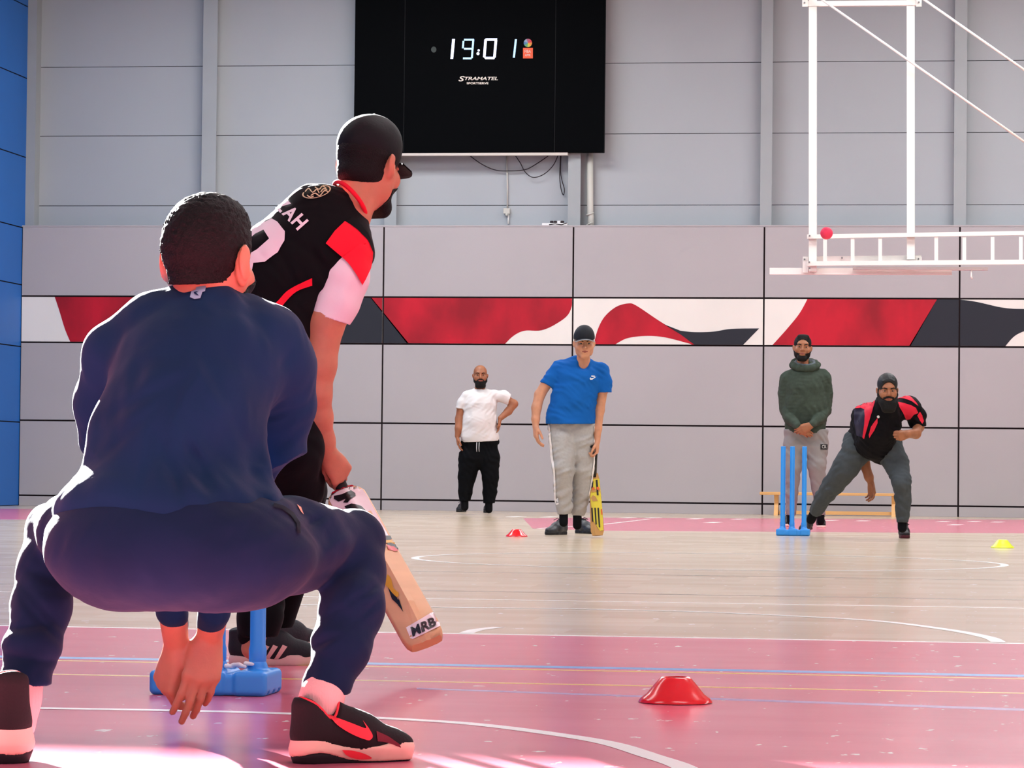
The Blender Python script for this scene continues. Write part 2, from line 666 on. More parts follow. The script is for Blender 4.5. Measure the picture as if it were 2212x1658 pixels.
# ================================================================== implicit surfaces
def nrm(v):
    v = np.asarray(v, float)
    return v / (np.linalg.norm(v) + 1e-12)


class Shape:
    """smooth union of round cones, ellipsoids and boxes, meshed by surface nets"""
    def __init__(s, k=0.02):
        s.p = []
        s.k = k
        s.cuts = []
        s.disp = None
        s.dmax = 0.0

    def cap(s, a, b, ra, rb=None, k=None, squash=None, q=1.0, sub=False):
        s.p.append(('c', np.asarray(a, float), np.asarray(b, float), ra, ra if rb is None else rb, s.k if k is None else k,
                    None if squash is None else nrm(squash), q, sub))
        return s

    def ball(s, a, r, k=None, sub=False):
        return s.cap(a, a, r, r, k, sub=sub)

    def ell(s, c, axes, radii, k=None, sub=False):
        A = np.array([nrm(x) for x in axes])
        s.p.append(('e', np.asarray(c, float), A, np.asarray(radii, float), s.k if k is None else k, sub))
        return s

    def box(s, c, axes, half, r, k=None, sub=False):
        A = np.array([nrm(x) for x in axes])
        s.p.append(('b', np.asarray(c, float), A, np.asarray(half, float), r, s.k if k is None else k, sub))
        return s

    def add(s, shape, k=None):
        s.p.append(('s', shape, 0.0, s.k if k is None else k, False))
        return s

    def inner(s, shape, shrink=.012, k=.004):
        """what is inside a garment: the garment's own form, a little smaller"""
        s.p.append(('s', shape, shrink, k, False))
        return s

    def cut(s, point, normal):
        """removes what lies on the side the normal points to"""
        s.cuts.append((np.asarray(point, float), nrm(normal)))
        return s

    def one(s, p, X):
        if p[0] == 's':
            return p[1].f(X) + p[2]
        if p[0] == 'c':
            _, a, b, ra, rb, k, sq, q, sub = p
            ab = b - a
            L2 = float(ab @ ab)
            v = X - a
            if L2 > 1e-12:
                t = np.clip(v @ (ab / L2), 0, 1)
                v = v - t[:, None] * ab
                r = ra + (rb - ra) * t
            else:
                r = ra
            if sq is not None and q != 1.0:
                c = v @ sq
                v = v + c[:, None] * sq * (1 / q - 1)
                d = np.sqrt((v * v).sum(1)) - r
                return d * min(q, 1.0)
            return np.sqrt((v * v).sum(1)) - r
        if p[0] == 'e':
            _, c, A, R, k, sub = p
            v = (X - c) @ A.T
            k0 = np.sqrt(((v / R) ** 2).sum(1))
            k1 = np.sqrt(((v / R ** 2) ** 2).sum(1)) + 1e-9
            return np.maximum(k0 * (k0 - 1) / k1, -R.min())
        _, c, A, H, r, k, sub = p
        v = np.abs((X - c) @ A.T) - (H - r)
        return np.sqrt((np.maximum(v, 0) ** 2).sum(1)) + np.minimum(v.max(1), 0) - r

    def f(s, X, disp=True):
        d = None
        for p in s.p:
            e = s.one(p, X)
            sub = p[-1]
            k = p[{'c': 5, 'e': 4, 'b': 5, 's': 3}[p[0]]]
            if d is None:
                d = e
            elif sub:
                e = -e
                h = np.maximum(k - np.abs(d - e), 0) / max(k, 1e-6)
                d = np.maximum(d, e) + h * h * k * 0.25
            else:
                h = np.maximum(k - np.abs(d - e), 0) / max(k, 1e-6)
                d = np.minimum(d, e) - h * h * k * 0.25
        if s.disp is not None and disp:
            d = d + s.disp(X)
        for pt, n in s.cuts:
            d = np.maximum(d, (X - pt) @ n)
        return d

    def bounds(s):
        lo, hi = np.full(3, 1e9), np.full(3, -1e9)
        for p in s.p:
            if p[-1]: continue
            if p[0] == 's':
                a, b = p[1].bounds()
                lo, hi = np.minimum(lo, a), np.maximum(hi, b)
            elif p[0] == 'c':
                for a, r in ((p[1], p[3]), (p[2], p[4])):
                    r = r * max(1, p[7])
                    lo, hi = np.minimum(lo, a - r), np.maximum(hi, a + r)
            else:
                e = np.abs(p[2].T) @ p[3]
                lo, hi = np.minimum(lo, p[1] - e), np.maximum(hi, p[1] + e)
        return lo - s.k - s.dmax, hi + s.k + s.dmax

    def mesh(s, name, h, mat_, parent=None, smooth_it=1, ret=False):
        V, Q = nets(s, h)
        for _ in range(smooth_it):
            d = s.f(V)
            e = h * 0.3
            g = np.stack([s.f(V + np.array(o) * e) - d for o in ((1, 0, 0), (0, 1, 0), (0, 0, 1))], 1) / e
            st = d[:, None] * g / np.maximum((g * g).sum(1), 0.2)[:, None]
            V = V - np.clip(st, -h * .5, h * .5)
        me = quads_mesh(name, V, Q)
        if mat_ is not None:
            for m in (mat_ if isinstance(mat_, (list, tuple)) else [mat_]): me.materials.append(m)
        if ret: return me
        return put(name, me, parent)


def quads_mesh(name, V, Q):
    me = bpy.data.meshes.new(name)
    me.vertices.add(len(V))
    me.vertices.foreach_set('co', V.astype(np.float32).ravel())
    me.loops.add(len(Q) * 4)
    me.loops.foreach_set('vertex_index', Q.astype(np.int32).ravel())
    me.polygons.add(len(Q))
    me.polygons.foreach_set('loop_start', np.arange(0, len(Q) * 4, 4, dtype=np.int32))
    me.update(calc_edges=True)
    me.polygons.foreach_set('use_smooth', np.ones(len(Q), dtype=bool))
    me.validate()
    return me


def nets(s, h):
    B = 8
    lo, hi = s.bounds()
    nb = np.maximum(np.ceil((hi - lo) / (B * h)).astype(int), 1) + 1
    gi = np.stack(np.meshgrid(*[np.arange(n) for n in nb], indexing='ij'), -1).reshape(-1, 3)
    cen = lo + (gi + 0.5) * B * h
    rad = B * h * 0.5 * 1.7320508
    keep = np.zeros(len(gi), bool)
    for i in range(0, len(gi), 200000):
        keep[i:i + 200000] = np.abs(s.f(cen[i:i + 200000], disp=False)) < rad * 1.25 + s.dmax + s.k * 0.3
    gi = gi[keep]
    NX, NY, NZ = [int(n) * B + 3 for n in nb]
    off = np.stack(np.meshgrid(*[np.arange(B + 1)] * 3, indexing='ij'), -1).reshape(-1, 3)
    Ks, Ps, Es = [], [], []
    CH = 350
    corner = [(a, b, c) for a in (0, 1) for b in (0, 1) for c in (0, 1)]
    edges = [(i, j) for i in range(8) for j in range(i + 1, 8) if sum(abs(np.array(corner[i]) - np.array(corner[j]))) == 1]
    cn = np.array(corner, float)
    for i in range(0, len(gi), CH):
        g = gi[i:i + CH]
        X = (lo + (g[:, None, :] * B + off[None]) * h).reshape(-1, 3)
        V = s.f(X).reshape(len(g), B + 1, B + 1, B + 1)
        S = V < 0
        st = [S[:, a:a + B, b:b + B, c:c + B] for a, b, c in corner]
        al, an = st[0].copy(), st[0].copy()
        for q in st[1:]:
            al &= q
            an |= q
        n, a, b, c = np.nonzero(an & ~al)
        if len(n):
            vals = np.stack([V[n, a + x, b + y, c + z] for x, y, z in corner], 1)
            acc = np.zeros((len(n), 3))
            cnt = np.zeros(len(n))
            for p, q in edges:
                vp, vq = vals[:, p], vals[:, q]
                m = (vp < 0) != (vq < 0)
                t = np.where(m, vp / np.where(m, vp - vq, 1), 0)
                acc += m[:, None] * (cn[p] + t[:, None] * (cn[q] - cn[p]))
                cnt += m
            base = g[n] * B + np.stack([a, b, c], 1)
            Ps.append(lo + (base + acc / cnt[:, None]) * h)
            Ks.append((base[:, 0] * NY + base[:, 1]) * NZ + base[:, 2])
        for ax in range(3):
            A = S[:, :B, :B, :B]
            sl = [slice(0, B)] * 3
            sl[ax] = slice(1, B + 1)
            Bn = S[:, sl[0], sl[1], sl[2]]
            n, a, b, c = np.nonzero(A != Bn)
            base = g[n] * B + np.stack([a, b, c], 1)
            Es.append((ax, base, A[n, a, b, c]))
    K = np.concatenate(Ks)
    PV = np.concatenate(Ps)
    o = np.argsort(K)
    K, PV = K[o], PV[o]
    Q = []
    for ax, base, sg in Es:
        if len(base) == 0: continue
        u, v = [(1, 2), (2, 0), (0, 1)][ax]
        ids = []
        ok = np.ones(len(base), bool)
        for du, dv in ((-1, -1), (0, -1), (0, 0), (-1, 0)):
            q = base.copy()
            q[:, u] += du
            q[:, v] += dv
            key = (q[:, 0] * NY + q[:, 1]) * NZ + q[:, 2]
            j = np.clip(np.searchsorted(K, key), 0, len(K) - 1)
            ok &= K[j] == key
            ids.append(j)
        q = np.stack(ids, 1)
        q = np.where(sg[:, None], q, q[:, ::-1])
        Q.append(q[ok])
    return PV, np.concatenate(Q)


def waves(seed, terms, amp, dirs=None):
    """gentle cloth relief: warped sines, terms = list of wavelengths (m)"""
    rs = np.random.RandomState(seed)
    T = []
    for i, L in enumerate(terms):
        d = nrm(dirs[i % len(dirs)]) if dirs is not None else nrm(rs.randn(3))
        d = nrm(d + 0.25 * rs.randn(3))
        T.append((d * 2 * math.pi / L, rs.rand() * 6.28, nrm(rs.randn(3)) * 2 * math.pi / (L * 2.7), rs.rand() * 6.28,
                  nrm(rs.randn(3)) * 2 * math.pi / (L * 3.3), rs.rand() * 6.28))

    def f(X):
        o = 0
        for k, a, k2, b, k3, c in T:
            o = o + np.sin(X @ k + a + 1.6 * np.sin(X @ k2 + b)) * (0.5 + 0.5 * np.sin(X @ k3 + c))
        return o * (amp / len(T) ** 0.5)
    return f


def fold(a, b, width, depth, deep=False):
    """a crease or ridge (negative depth stands out) along a segment"""
    a, b = np.asarray(a, float), np.asarray(b, float)
    ab = b - a
    L2 = ab @ ab

    def f(X):
        v = X - a
        t = np.clip(v @ (ab / L2), 0, 1)
        v = v - t[:, None] * ab
        if deep: v = v - (v @ FWD)[:, None] * FWD * .8
        return depth * np.exp(-(v * v).sum(1) / width ** 2) * np.sin(np.clip(t, .02, .98) * math.pi) ** 0.5
    return f


def creases(seed, n, a, b, c, length, width, depth, lean, frm=None):
    """n soft creases strewn over the patch a..b..c, leaning along lean"""
    rs = np.random.RandomState(seed)
    a, b, c, lean = [np.asarray(v, float) for v in (a, b, c, lean)]
    F_ = []
    for _ in range(n):
        p = a + (b - a) * rs.rand() + (c - a) * rs.rand()
        d = nrm(lean + .35 * rs.randn(3) * np.array([1, .4, 1]))
        L = length * (.5 + rs.rand())
        F_.append(fold(p - d * L / 2, p + d * L / 2, width * (.7 + .6 * rs.rand()), depth * (.5 + rs.rand()) * (1 if rs.rand() < .7 else -.6), True))
    return lambda X: sum(f(X) for f in F_)


def addf(*fs):
    return lambda X: sum(f(X) for f in fs)


class Swell(Shape):
    grow = .003

    def f(s, X, disp=True):
        c, s.cuts = s.cuts, []
        d = Shape.f(s, X, disp) - s.grow
        s.cuts = c
        for pt, n in c: d = np.maximum(d, (X - pt) @ n)
        return d


# ------------------------------------------------------------------ decals laid on a surface
def bvh_of(*objs):
    V, T = [], []
    for o in objs:
        me = o.data
        n = len(V)
        mw = parent_world(o) if o.parent is None else parent_world(o.parent) @ o.matrix_parent_inverse
        if o.parent is not None: mw = mw @ Matrix.Translation(o.location)
        V += [mw @ v.co for v in me.vertices]
        T += [tuple(i + n for i in p.vertices) for p in me.polygons]
    return BVHTree.FromPolygons(V, T)


def decal(name, polys, bvh, m, parent, lift=0.0015, res=6.0, tris=None):
    """polys: outlines in photo pixels, followed onto the surface behind them"""
    if tris is None and len(polys) > 1:
        return [decal(name, [q], bvh, m, parent, lift, res) for q in polys][0]
    bm = bmesh.new()
    mats = m if isinstance(m, (list, tuple)) else [m]
    groups = [(polys, 0)] if tris is None else []
    if tris is not None:
        vv, tt = tris
        vs = [bm.verts.new((x, y, 0)) for x, y in vv]
        for t in tt:
            try: bm.faces.new([vs[i] for i in t])
            except ValueError: pass
    for pl, mi in groups:
        for poly in pl:
            pts = [Vector((x, y, 0)) for x, y in poly]
            vs = [bm.verts.new(p) for p in pts]
            for a, b, c in tessellate_polygon([pts]):
                try: bm.faces.new((vs[a], vs[b], vs[c]))
                except ValueError: pass
    for _ in range(7):
        es = [e for e in bm.edges if e.calc_length() > res]
        if not es: break
        bmesh.ops.subdivide_edges(bm, edges=es, cuts=1, use_grid_fill=False)
        bmesh.ops.triangulate(bm, faces=bm.faces)
    bmesh.ops.beautify_fill(bm, faces=bm.faces, edges=bm.edges)
    org = Vector(CAM)
    bad = []
    last = None
    for v in bm.verts:
        d = Vector(ray(v.co.x, v.co.y)).normalized()
        loc, n, i, dist = bvh.ray_cast(org, d)
        if loc is None:
            bad.append((v, d))
            continue
        last = dist
        n = n if n.dot(d) < 0 else -n
        v.co = loc + n * lift - d * lift * 0.5
    if last is None: print('DECAL MISSED', name)
    for v, d in bad:
        if last is None: v.co = org + d * 6; continue
        q = org + d * last
        loc, n, i, dist = bvh.find_nearest(q)
        n = n if n.dot(d) < 0 else -n
        v.co = loc + n * lift
    bmesh.ops.recalc_face_normals(bm, faces=bm.faces)
    for f in bm.faces: f.smooth = True
    me = bpy.data.meshes.new(name)
    bm.to_mesh(me)
    bm.free()
    for x in mats: me.materials.append(x)
    return put(name, me, parent)


def text_quad(txt, quad, shear=0.0, bold=0.0):
    """text mapped into a pixel quad given bottom-left, bottom-right, top-right, top-left"""
    v, t = text_poly(txt, shear, bold)
    bl, br, tr, tl = [np.array(q, float) for q in quad]
    pts = [tuple((bl * (1 - x) + br * x) * (1 - y) + (tl * (1 - x) + tr * x) * y) for x, y in v]
    return pts, t


# ================================================================== people
def frame(fwd, up=(0, 0, 1), roll=0.0):
    f = nrm(fwd)
    r = nrm(np.cross(f, nrm(up)))
    u = np.cross(r, f)
    if roll:
        r, u = r * math.cos(roll) + u * math.sin(roll), u * math.cos(roll) - r * math.sin(roll)
    return r, f, u


class Head:
    """x right of the face's owner, y where the face looks, z up; origin between the ears"""
    def __init__(s, c, fwd, up=(0, 0, 1), roll=0.0, sc=1.0):
        s.c = np.asarray(c, float)
        s.A = np.array(frame(fwd, up, roll))
        s.sc = sc

    def w(s, x, y, z):
        return s.c + (np.array([x, y, z]) * s.sc) @ s.A

    def d(s, x, y, z):
        return np.array([x, y, z], float) @ s.A

    def ell(s, sh, c, r, k=0.02, sub=False, tilt=0.0):
        A = s.A
        if tilt:
            A = np.array([A[0], A[1] * math.cos(tilt) + A[2] * math.sin(tilt), A[2] * math.cos(tilt) - A[1] * math.sin(tilt)])
        sh.ell(s.w(*c), A, np.array(r) * s.sc, k * s.sc, sub)

    def cap(s, sh, a, b, ra, rb=None, k=0.015, sub=False, squash=None, q=1.0):
        sh.cap(s.w(*a), s.w(*b), ra * s.sc, (ra if rb is None else rb) * s.sc, k * s.sc, None if squash is None else s.d(*squash), q, sub)

    def skin(s, sh, face=True, jaw=1.0, ear=1.0):
        e, c = s.ell, s.cap
        e(sh, (0, -.012, .035), (.074, .094, .080), .02)
        e(sh, (0, .028, -.04), (.055 * jaw, .062, .070), .03)
        c(sh, (-.015 * jaw, .066, -.095), (.015 * jaw, .066, -.095), .018, k=.025)
        c(sh, (-.042 * jaw, .012, -.066), (.042 * jaw, .012, -.066), .016, k=.03)
        for q in (-1, 1):
            e(sh, (q * .042, .055, -.025), (.024, .026, .026), .02)
            c(sh, (q * .054 * jaw, .008, -.025), (q * .040 * jaw, .014, -.070), .019, .016, k=.03)
            # ear
            e(sh, (q * (.072 + .006 * ear), -.010, -.006), (.009, .018 * ear, .031 * ear), .008, tilt=0.15)
            e(sh, (q * (.074 + .012 * ear), -.017, .001), (.006, .016 * ear, .027 * ear), .006, tilt=0.15)
            if face: e(sh, (q * .087, -.004, 0), (.006, .009, .016), .004, sub=True)
        if face:
            c(sh, (-.032, .074, .030), (.032, .074, .030), .013, k=.02)
            c(sh, (0, .082, .014), (0, .102, -.024), .0075, .011, k=.012)
            for q in (-1, 1):
                sh.ball(s.w(q * .013, .092, -.027), .008 * s.sc, .008)
                sh.ball(s.w(q * .032, .098, .007), .017 * s.sc, .012, True)
            e(sh, (0, .074, -.056), (.030, .018, .022), .015)

    def face_parts(s, par, mm, lips=True, brow_m=None, h=.004, brow=.0):
        """eyes, brows and lips as parts"""
        for q in (-1, 1):
            b = MB()
            r = .0115 * s.sc
            prof = [(r * math.sin(t), -r * math.cos(t)) for t in np.linspace(0, math.pi, 12)]
            prof[0] = (0, -r); prof[-1] = (0, r)
            b.lathe(prof, s.w(q * .031, .0705, .006), mm['eye_white'], 16, s.d(0, 1, 0))
            b.lathe([(0, .0022 * s.sc), (.0045 * s.sc, .0012 * s.sc), (.0066 * s.sc, -.002 * s.sc), (0, -.003 * s.sc)], s.w(q * .031, .0815, .005), mm['iris'], 14, s.d(0, 1, 0))
            b.build('eye', par)
            if brow_m is not None:
                sh = Shape(.004 * s.sc)
                s.cap(sh, (q * .016, .089, .022 + brow), (q * .034, .085, .028 + brow), .0042, .0042, k=.003)
                s.cap(sh, (q * .034, .085, .028 + brow), (q * .050, .070, .023 + brow), .0042, .0028, k=.003)
                sh.mesh('eyebrow', .0025 * s.sc, brow_m, par)
                sh = Shape(.003)
                s.cap(sh, (q * .019, .0795, .0125), (q * .043, .0765, .0125), .0050, k=.003)   # upper lid
                s.cap(sh, (q * .020, .0785, -.0040), (q * .042, .0760, -.0040), .0042, k=.003)
                sh.mesh('eyelid', .0025 * s.sc, mm['skin'], par)
        if lips:
            sh = Shape(.004 * s.sc)
            for q in (-1, 1):
                s.cap(sh, (0, .0918, -.0525), (q * .021, .0895, -.0555), .0044, .0030, k=.003)
                s.cap(sh, (0, .0912, -.0612), (q * .018, .0888, -.0580), .0052, .0030, k=.003)
            s.cap(sh, (-.022, .0975, -.0565), (.022, .0975, -.0565), .0014, k=.001, sub=True)
            sh.mesh('lips', .0025 * s.sc, mm['lips'], par)


def hand(sh, W, D, N, T, curl=(.25, .35, .25), sc=1.0, spread=.05, curls=None, thumb=(0.9, 0.35), th_curl=0.3, k=.007):
    """W wrist, D towards the knuckles, N the way the palm faces, T the thumb's side"""
    W, D = np.asarray(W, float), nrm(D)
    T = nrm(np.asarray(T, float) - D * (np.asarray(T, float) @ D))
    Nn = np.cross(D, T)
    N = Nn if Nn @ np.asarray(N, float) > 0 else -Nn
    offs = (.030, .010, -.010, -.028)
    kl = (.088, .092, .087, .079)
    ln = ((.042, .025, .020), (.046, .029, .021), (.042, .027, .020), (.033, .020, .018))
    kn = []
    for i in range(4):
        a = W + T * offs[i] * .45 * sc + D * .012 * sc
        b = W + T * offs[i] * sc + D * kl[i] * sc
        sh.cap(a, b, .0155 * sc, .0118 * sc, .014 * sc)
        kn.append(b)
    sh.ell(W + D * .05 * sc, (T, D, N), np.array([.038, .045, .014]) * sc, .012 * sc)
    for i in range(4):
        cu = curl if curls is None else curls[i]
        p = kn[i]
        th = 0
        side = (1.5 - i) * spread
        r = .0092 * sc if i < 3 else .0080 * sc
        for j in range(3):
            th += cu[j]
            d = nrm(D * math.cos(th) + N * math.sin(th) + T * side)
            q = p + d * ln[i][j] * sc
            sh.cap(p, q, r, r * .92, (.009 if j == 0 else .003) * sc)
            p, r = q, r * .92
    # thumb leaves the side of the palm near its base
    a = W + T * .020 * sc + D * .022 * sc + N * .006 * sc
    d = nrm(T * thumb[0] + D * .75 + N * thumb[1])
    b = a + d * .040 * sc
    sh.cap(a, b, .0150 * sc, .0115 * sc, .012 * sc)
    d2 = nrm(d + D * th_curl * 1.2 - T * th_curl * .6 + N * th_curl * .3)
    c = b + d2 * .032 * sc
    sh.cap(b, c, .0112 * sc, .0100 * sc, .006 * sc)
    d3 = nrm(d2 + D * th_curl - T * th_curl * .6 + N * th_curl * .2)
    sh.cap(c, c + d3 * .024 * sc, .0100 * sc, .0085 * sc, .003 * sc)
    return kn


class Pose:
    """turns photo pixels into points around one person's distance; radii come in pixels too"""
    def __init__(s, depth):
        s.D = depth

    def __call__(s, x, y, dd=0.0):
        return P(x, y, s.D + dd)

    def r(s, rp, dd=0.0):
        return rp * (s.D + dd) / F

    def cap(s, sh, a, b, k=None, q=1.0, sub=False):
        """a, b = (px, py, depth offset, radius in px); q flattens towards the camera axis"""
        a = tuple(a)
        b = tuple(b)
        sh.cap(s(*a[:3]), s(*b[:3]), s.r(a[3], a[2]), s.r(b[3], b[2]), k, FWD if q != 1 else None, q, sub)

    def chain(s, sh, pts, k=None, q=1.0):
        for a, b in zip(pts, pts[1:]): s.cap(sh, a, b, k, q)

    def ell(s, sh, c, rx, rz, ry_m, k=None, rot=0.0, sub=False):
        X = RT * math.cos(rot) - UP * math.sin(rot)
        Z = UP * math.cos(rot) + RT * math.sin(rot)
        sh.ell(s(*c), (X, FWD, Z), (s.r(rx, c[2]), ry_m, s.r(rz, c[2])), k, sub)


def shoe(par, heel, toe, up, L, upper_m, sole_m, mm, h=.006, laces=True, wave=None, collar=None, high=0.0, sole_h=.028, out_m=None, name='shoe', ankle=None, upmesh=None):
    """heel and toe are points on the ground under the shoe's ends"""
    heel, toe = np.asarray(heel, float), np.asarray(toe, float)
    X = nrm(toe - heel)
    Y = nrm(np.cross(nrm(up), X))
    Z = np.cross(X, Y)
    g = np.linalg.norm(toe - heel) if L is None else L
    k_ = g / .29

    def w(x, y, z): return heel + (X * x + Y * y + Z * z) * k_
    sh = Shape(.02 * k_)
    s0 = sole_h
    sh.cap(w(.040, 0, .055), w(.040, 0, .095 + high), .036 * k_, .036 * k_, .02 * k_)
    sh.cap(w(.05, 0, .045), w(.14, 0, .045), .038 * k_, .040 * k_, .02 * k_, Y, 1.0)
    sh.cap(w(.07, 0, .085 + high * .6), w(.15, 0, .062), .036 * k_, .034 * k_, .03 * k_)
    sh.cap(w(.14, 0, .050), w(.205, 0, .038), .040 * k_, .033 * k_, .03 * k_)
    sh.ell(w(.225, 0, .034), (X, Y, Z), np.array([.060, .043, .030]) * k_, .02 * k_)
    sh.cut(w(0, 0, s0 * .6), -Z)
    sh.cut(w(.05, 0, .112 + high), nrm(Z - X * .25))
    up_o = sh.mesh('upper', h, upper_m, par)
    up_o.name = 'shoe'
    # sole
    so = Shape(.02 * k_)
    for (x0, r0), (x1, r1) in (((.040, .036), (.10, .034)), ((.10, .034), (.185, .044)), ((.185, .044), (.240, .040))):
        so.cap(w(x0, 0, s0 * .5), w(x1, 0, s0 * .5), r0 * k_, r1 * k_, .01 * k_)
    so.cap(w(.24, 0, s0 * .5), w(.252, 0, s0 * .6), .038 * k_, .036 * k_, .01)
    so.cut(w(0, 0, s0), Z)
    so.cut(w(0, 0, 0), -Z)
    m = so.mesh('sole', h, sole_m, up_o)
    if out_m is not None:
        so.cuts = []
        for i, p in enumerate(so.p):
            so.p[i] = p[:3] + (p[3] + .002, p[4] + .002) + p[5:]
        so.cut(w(0, 0, s0 * .38), Z)
        so.cut(w(0, 0, -.001), -Z)
        so.mesh('outsole', h, out_m, up_o)
    if laces:
        b = MB()
        for i in range(4):
            x = .10 + i * .022
            z = .118 - i * .0125 - max(0, i - 2) * .004
            b.tube([w(x, -.024, z - .012), w(x + .004, -.010, z), w(x + .002, .010, z), w(x + .008, .024, z - .012)], .0032 * k_, mm, 6)
        b.tube([w(.095, 0, .118), w(.08, .02, .13), w(.10, .045, .115), w(.095, 0, .118), w(.09, -.025, .13), w(.115, -.045, .112)], .0028 * k_, mm, 6)
        b.build('laces', up_o)
    return up_o, w


def skinmat(name, c, sss=0.12):
    return mat(name, c, 0.5, 0.35, var=0.06, vscale=25, sss=sss, bump=0.05, bscale=250)


M['eye_white'] = mat('eye_white', '#b3a49a', 0.4, 0.3)
M['iris'] = mat('dark_iris', '#24150e', 0.2, 0.5)
M['hair_black'] = mat('black_hair', '#0d0b0a', 0.65, 0.2, bump=0.5, bscale=260)
M['lips'] = mat('lips', '#8e4a40', 0.5, 0.3)
M['sk_tan'] = skinmat('tan_skin', '#b97d5c')
M['sk_pale'] = skinmat('light_skin', '#c98e6e')
M['sk_brown'] = skinmat('brown_skin', '#9a6244')
M['sk_near'] = skinmat('warm_skin', '#bd7e60', 0.2)

# ------------------------------------------------------------------ catcher, crouching with his back to us
NAVY = mat('navy_jersey_cloth', '#0c2c4a', 0.85, 0.12, var=0.10, vscale=5, bump=0.12, bscale=30, sheen=0.07)
NAVY2 = mat('navy_trouser_cloth', '#0b223c', 0.85, 0.12, var=0.10, vscale=5, bump=0.12, bscale=30, sheen=0.07)


def catcher():
    J = Pose(6.10)
    base = FP(400, 1640)
    root = empty('person', (base[0], base[1], 0), 'crouching person seen from behind in navy top and navy trousers', 'person')
    hd = Head(J(453, 571, .20), (math.sin(.30), math.cos(.30), -.04), (0, 0, 1), 0.0, 1.0)
    # hair, cropped round the back and sides
    h = Shape(.015)
    hd.ell(h, (0, -.014, .048), (.0805, .100, .088))
    hd.ell(h, (0, -.020, .020), (.077, .095, .074))
    hd.ell(h, (0, .01, .086), (.063, .078, .049))
    hd.ell(h, (0, -.035, -.040), (.055, .070, .048), .02)
    hd.ell(h, (0, .12, .0), (.10, .085, .115), .01, sub=True)
    for q in (-1, 1):
        hd.ell(h, (q * .086, .008, -.020), (.024, .030, .045), .008, sub=True)
        hd.cap(h, (q * .080, -.010, -.07), (q * .060, -.02, -.12), .030, .03, k=.01, sub=True)
    h.cut(hd.w(0, 0, -.034), hd.d(0, .15, -1))
    rs = np.random.RandomState(3)
    h.disp = waves(5, [.012, .009, .014, .010, .02], .0018)
    h.dmax = .004
    h.mesh('hair', .0042, M['hair_black'], root)
    bd = Swell(.02)
    hd.skin(bd, face=False)
    bd.cut(hd.w(0, .06, -.030), hd.d(0, -.5, 1)); bd.cut(hd.w(0, .006, 0), hd.d(0, -1, .15))
    bd.mesh('beard', .005, M['hair_black'], root)

    # shirt
    t = Shape(.045)
    J.ell(t, (430, 800, .14), 190, 150, .125, .06)
    J.ell(t, (385, 960, .05), 196, 175, .125, .08)
    J.ell(t, (368, 1100, -.01), 252, 118, .150, .08)
    J.chain(t, [(440, 680, .19, 52), (330, 705, .19, 52), (245, 765, .20, 57), (233, 870, .25, 61), (234, 945, .29, 58)], .05)
    J.chain(t, [(450, 682, .19, 54), (590, 738, .19, 58), (616, 800, .20, 60)], .05)
    sl = Shape(.03)
    J.chain(sl, [(616, 790, .20, 60), (613, 880, .24, 66), (590, 990, .27, 62), (575, 1060, .30, 60)])
    sl.cut(J(604, 1004, .25), nrm(-UP * .9 + RT * .42))
    t.add(sl, .03)
    J.cap(t, (598, 925, .28, 44), (500, 1150, .40, 40), .02)
    J.cap(t, (234, 945, .28, 54), (345, 1150, .40, 42), .03)
    J.cap(t, (500, 1150, .40, 42), (461, 1320, .50, 33), .02)
    J.cap(t, (345, 1150, .40, 42), (372, 1320, .50, 33), .02)
    # cuffs
    J.cap(t, (461, 1320, .50, 34), (454, 1352, .54, 30), .01)
    J.cap(t, (372, 1320, .50, 34), (378, 1352, .545, 30), .01)
    # collar
    J.cap(t, (446, 656, .17, 50), (446, 672, .17, 64), .03)
    J.cap(t, (446, 690, .16, 60), (560, 720, .19, 56), .05)
    J.cap(t, (440, 690, .16, 60), (330, 705, .19, 54), .05)
    fd = [fold(J(560, 800, .0), J(300, 830, -.02), .03, -.004)]
    rs = np.random.RandomState(11)
    for (x0, y0, x1, y1, wd, dp) in (
            (600, 800, 520, 1000, .016, .010), (560, 830, 430, 1060, .018, .007), (530, 1000, 600, 1060, .012, .012),
            (545, 1010, 555, 940, .014, .016), (470, 900, 560, 1040, .014, .006), (380, 850, 540, 1090, .016, .005),
            (215, 830, 200, 930, .010, .012), (235, 800, 205, 900, .008, .008), (250, 860, 190, 980, .012, .008), (200, 980, 160, 1040, .012, .010),
            (300, 760, 260, 900, .014, .006), (560, 1060, 470, 1120, .014, .007), (600, 1090, 520, 1150, .012, .008),
            (160, 1060, 300, 1110, .016, .005), (620, 900, 560, 960, .010, .008), (640, 880, 600, 950, .010, .006), (400, 1000, 560, 1110, .012, .004)):
        fd.append(fold(J(x0, y0, -.06), J(x1, y1, -.06), wd * 1.6, dp * .75, True))
    t.disp = addf(waves(21, [.16, .11, .08], .0028), waves(22, [.05, .035], .0007),
                  creases(23, 16, J(430, 780, -.02), J(620, 820, .0), J(380, 1080, -.12), .22, .011, .0050, RT * .75 - UP * 1.0),
                  creases(24, 10, J(220, 780, .0), J(430, 780, -.02), J(180, 1080, -.1), .20, .011, .0045, RT * -.35 - UP * 1.0),
                  creases(25, 10, J(570, 760, .1), J(660, 780, .15), J(570, 950, .15), .12, .010, .0050, RT * -.9 - UP * .7), *fd)
    t.dmax = .028
    # hem
    t.cut(J(370, 1165, 0), UP * -1 + RT * -.03)
    # neck hole
    hd.cap(t, (0, .004, -.03), (0, -.008, -.085), .060, .054, k=.008, sub=True)
    sleeve_save = t.cuts
    t.cuts = []
    hemc, hemn = J(370, 1168, 0), nrm(-UP - RT * .02)
    fdepth = J(400, 1160, .30)

    base_f = Shape.f

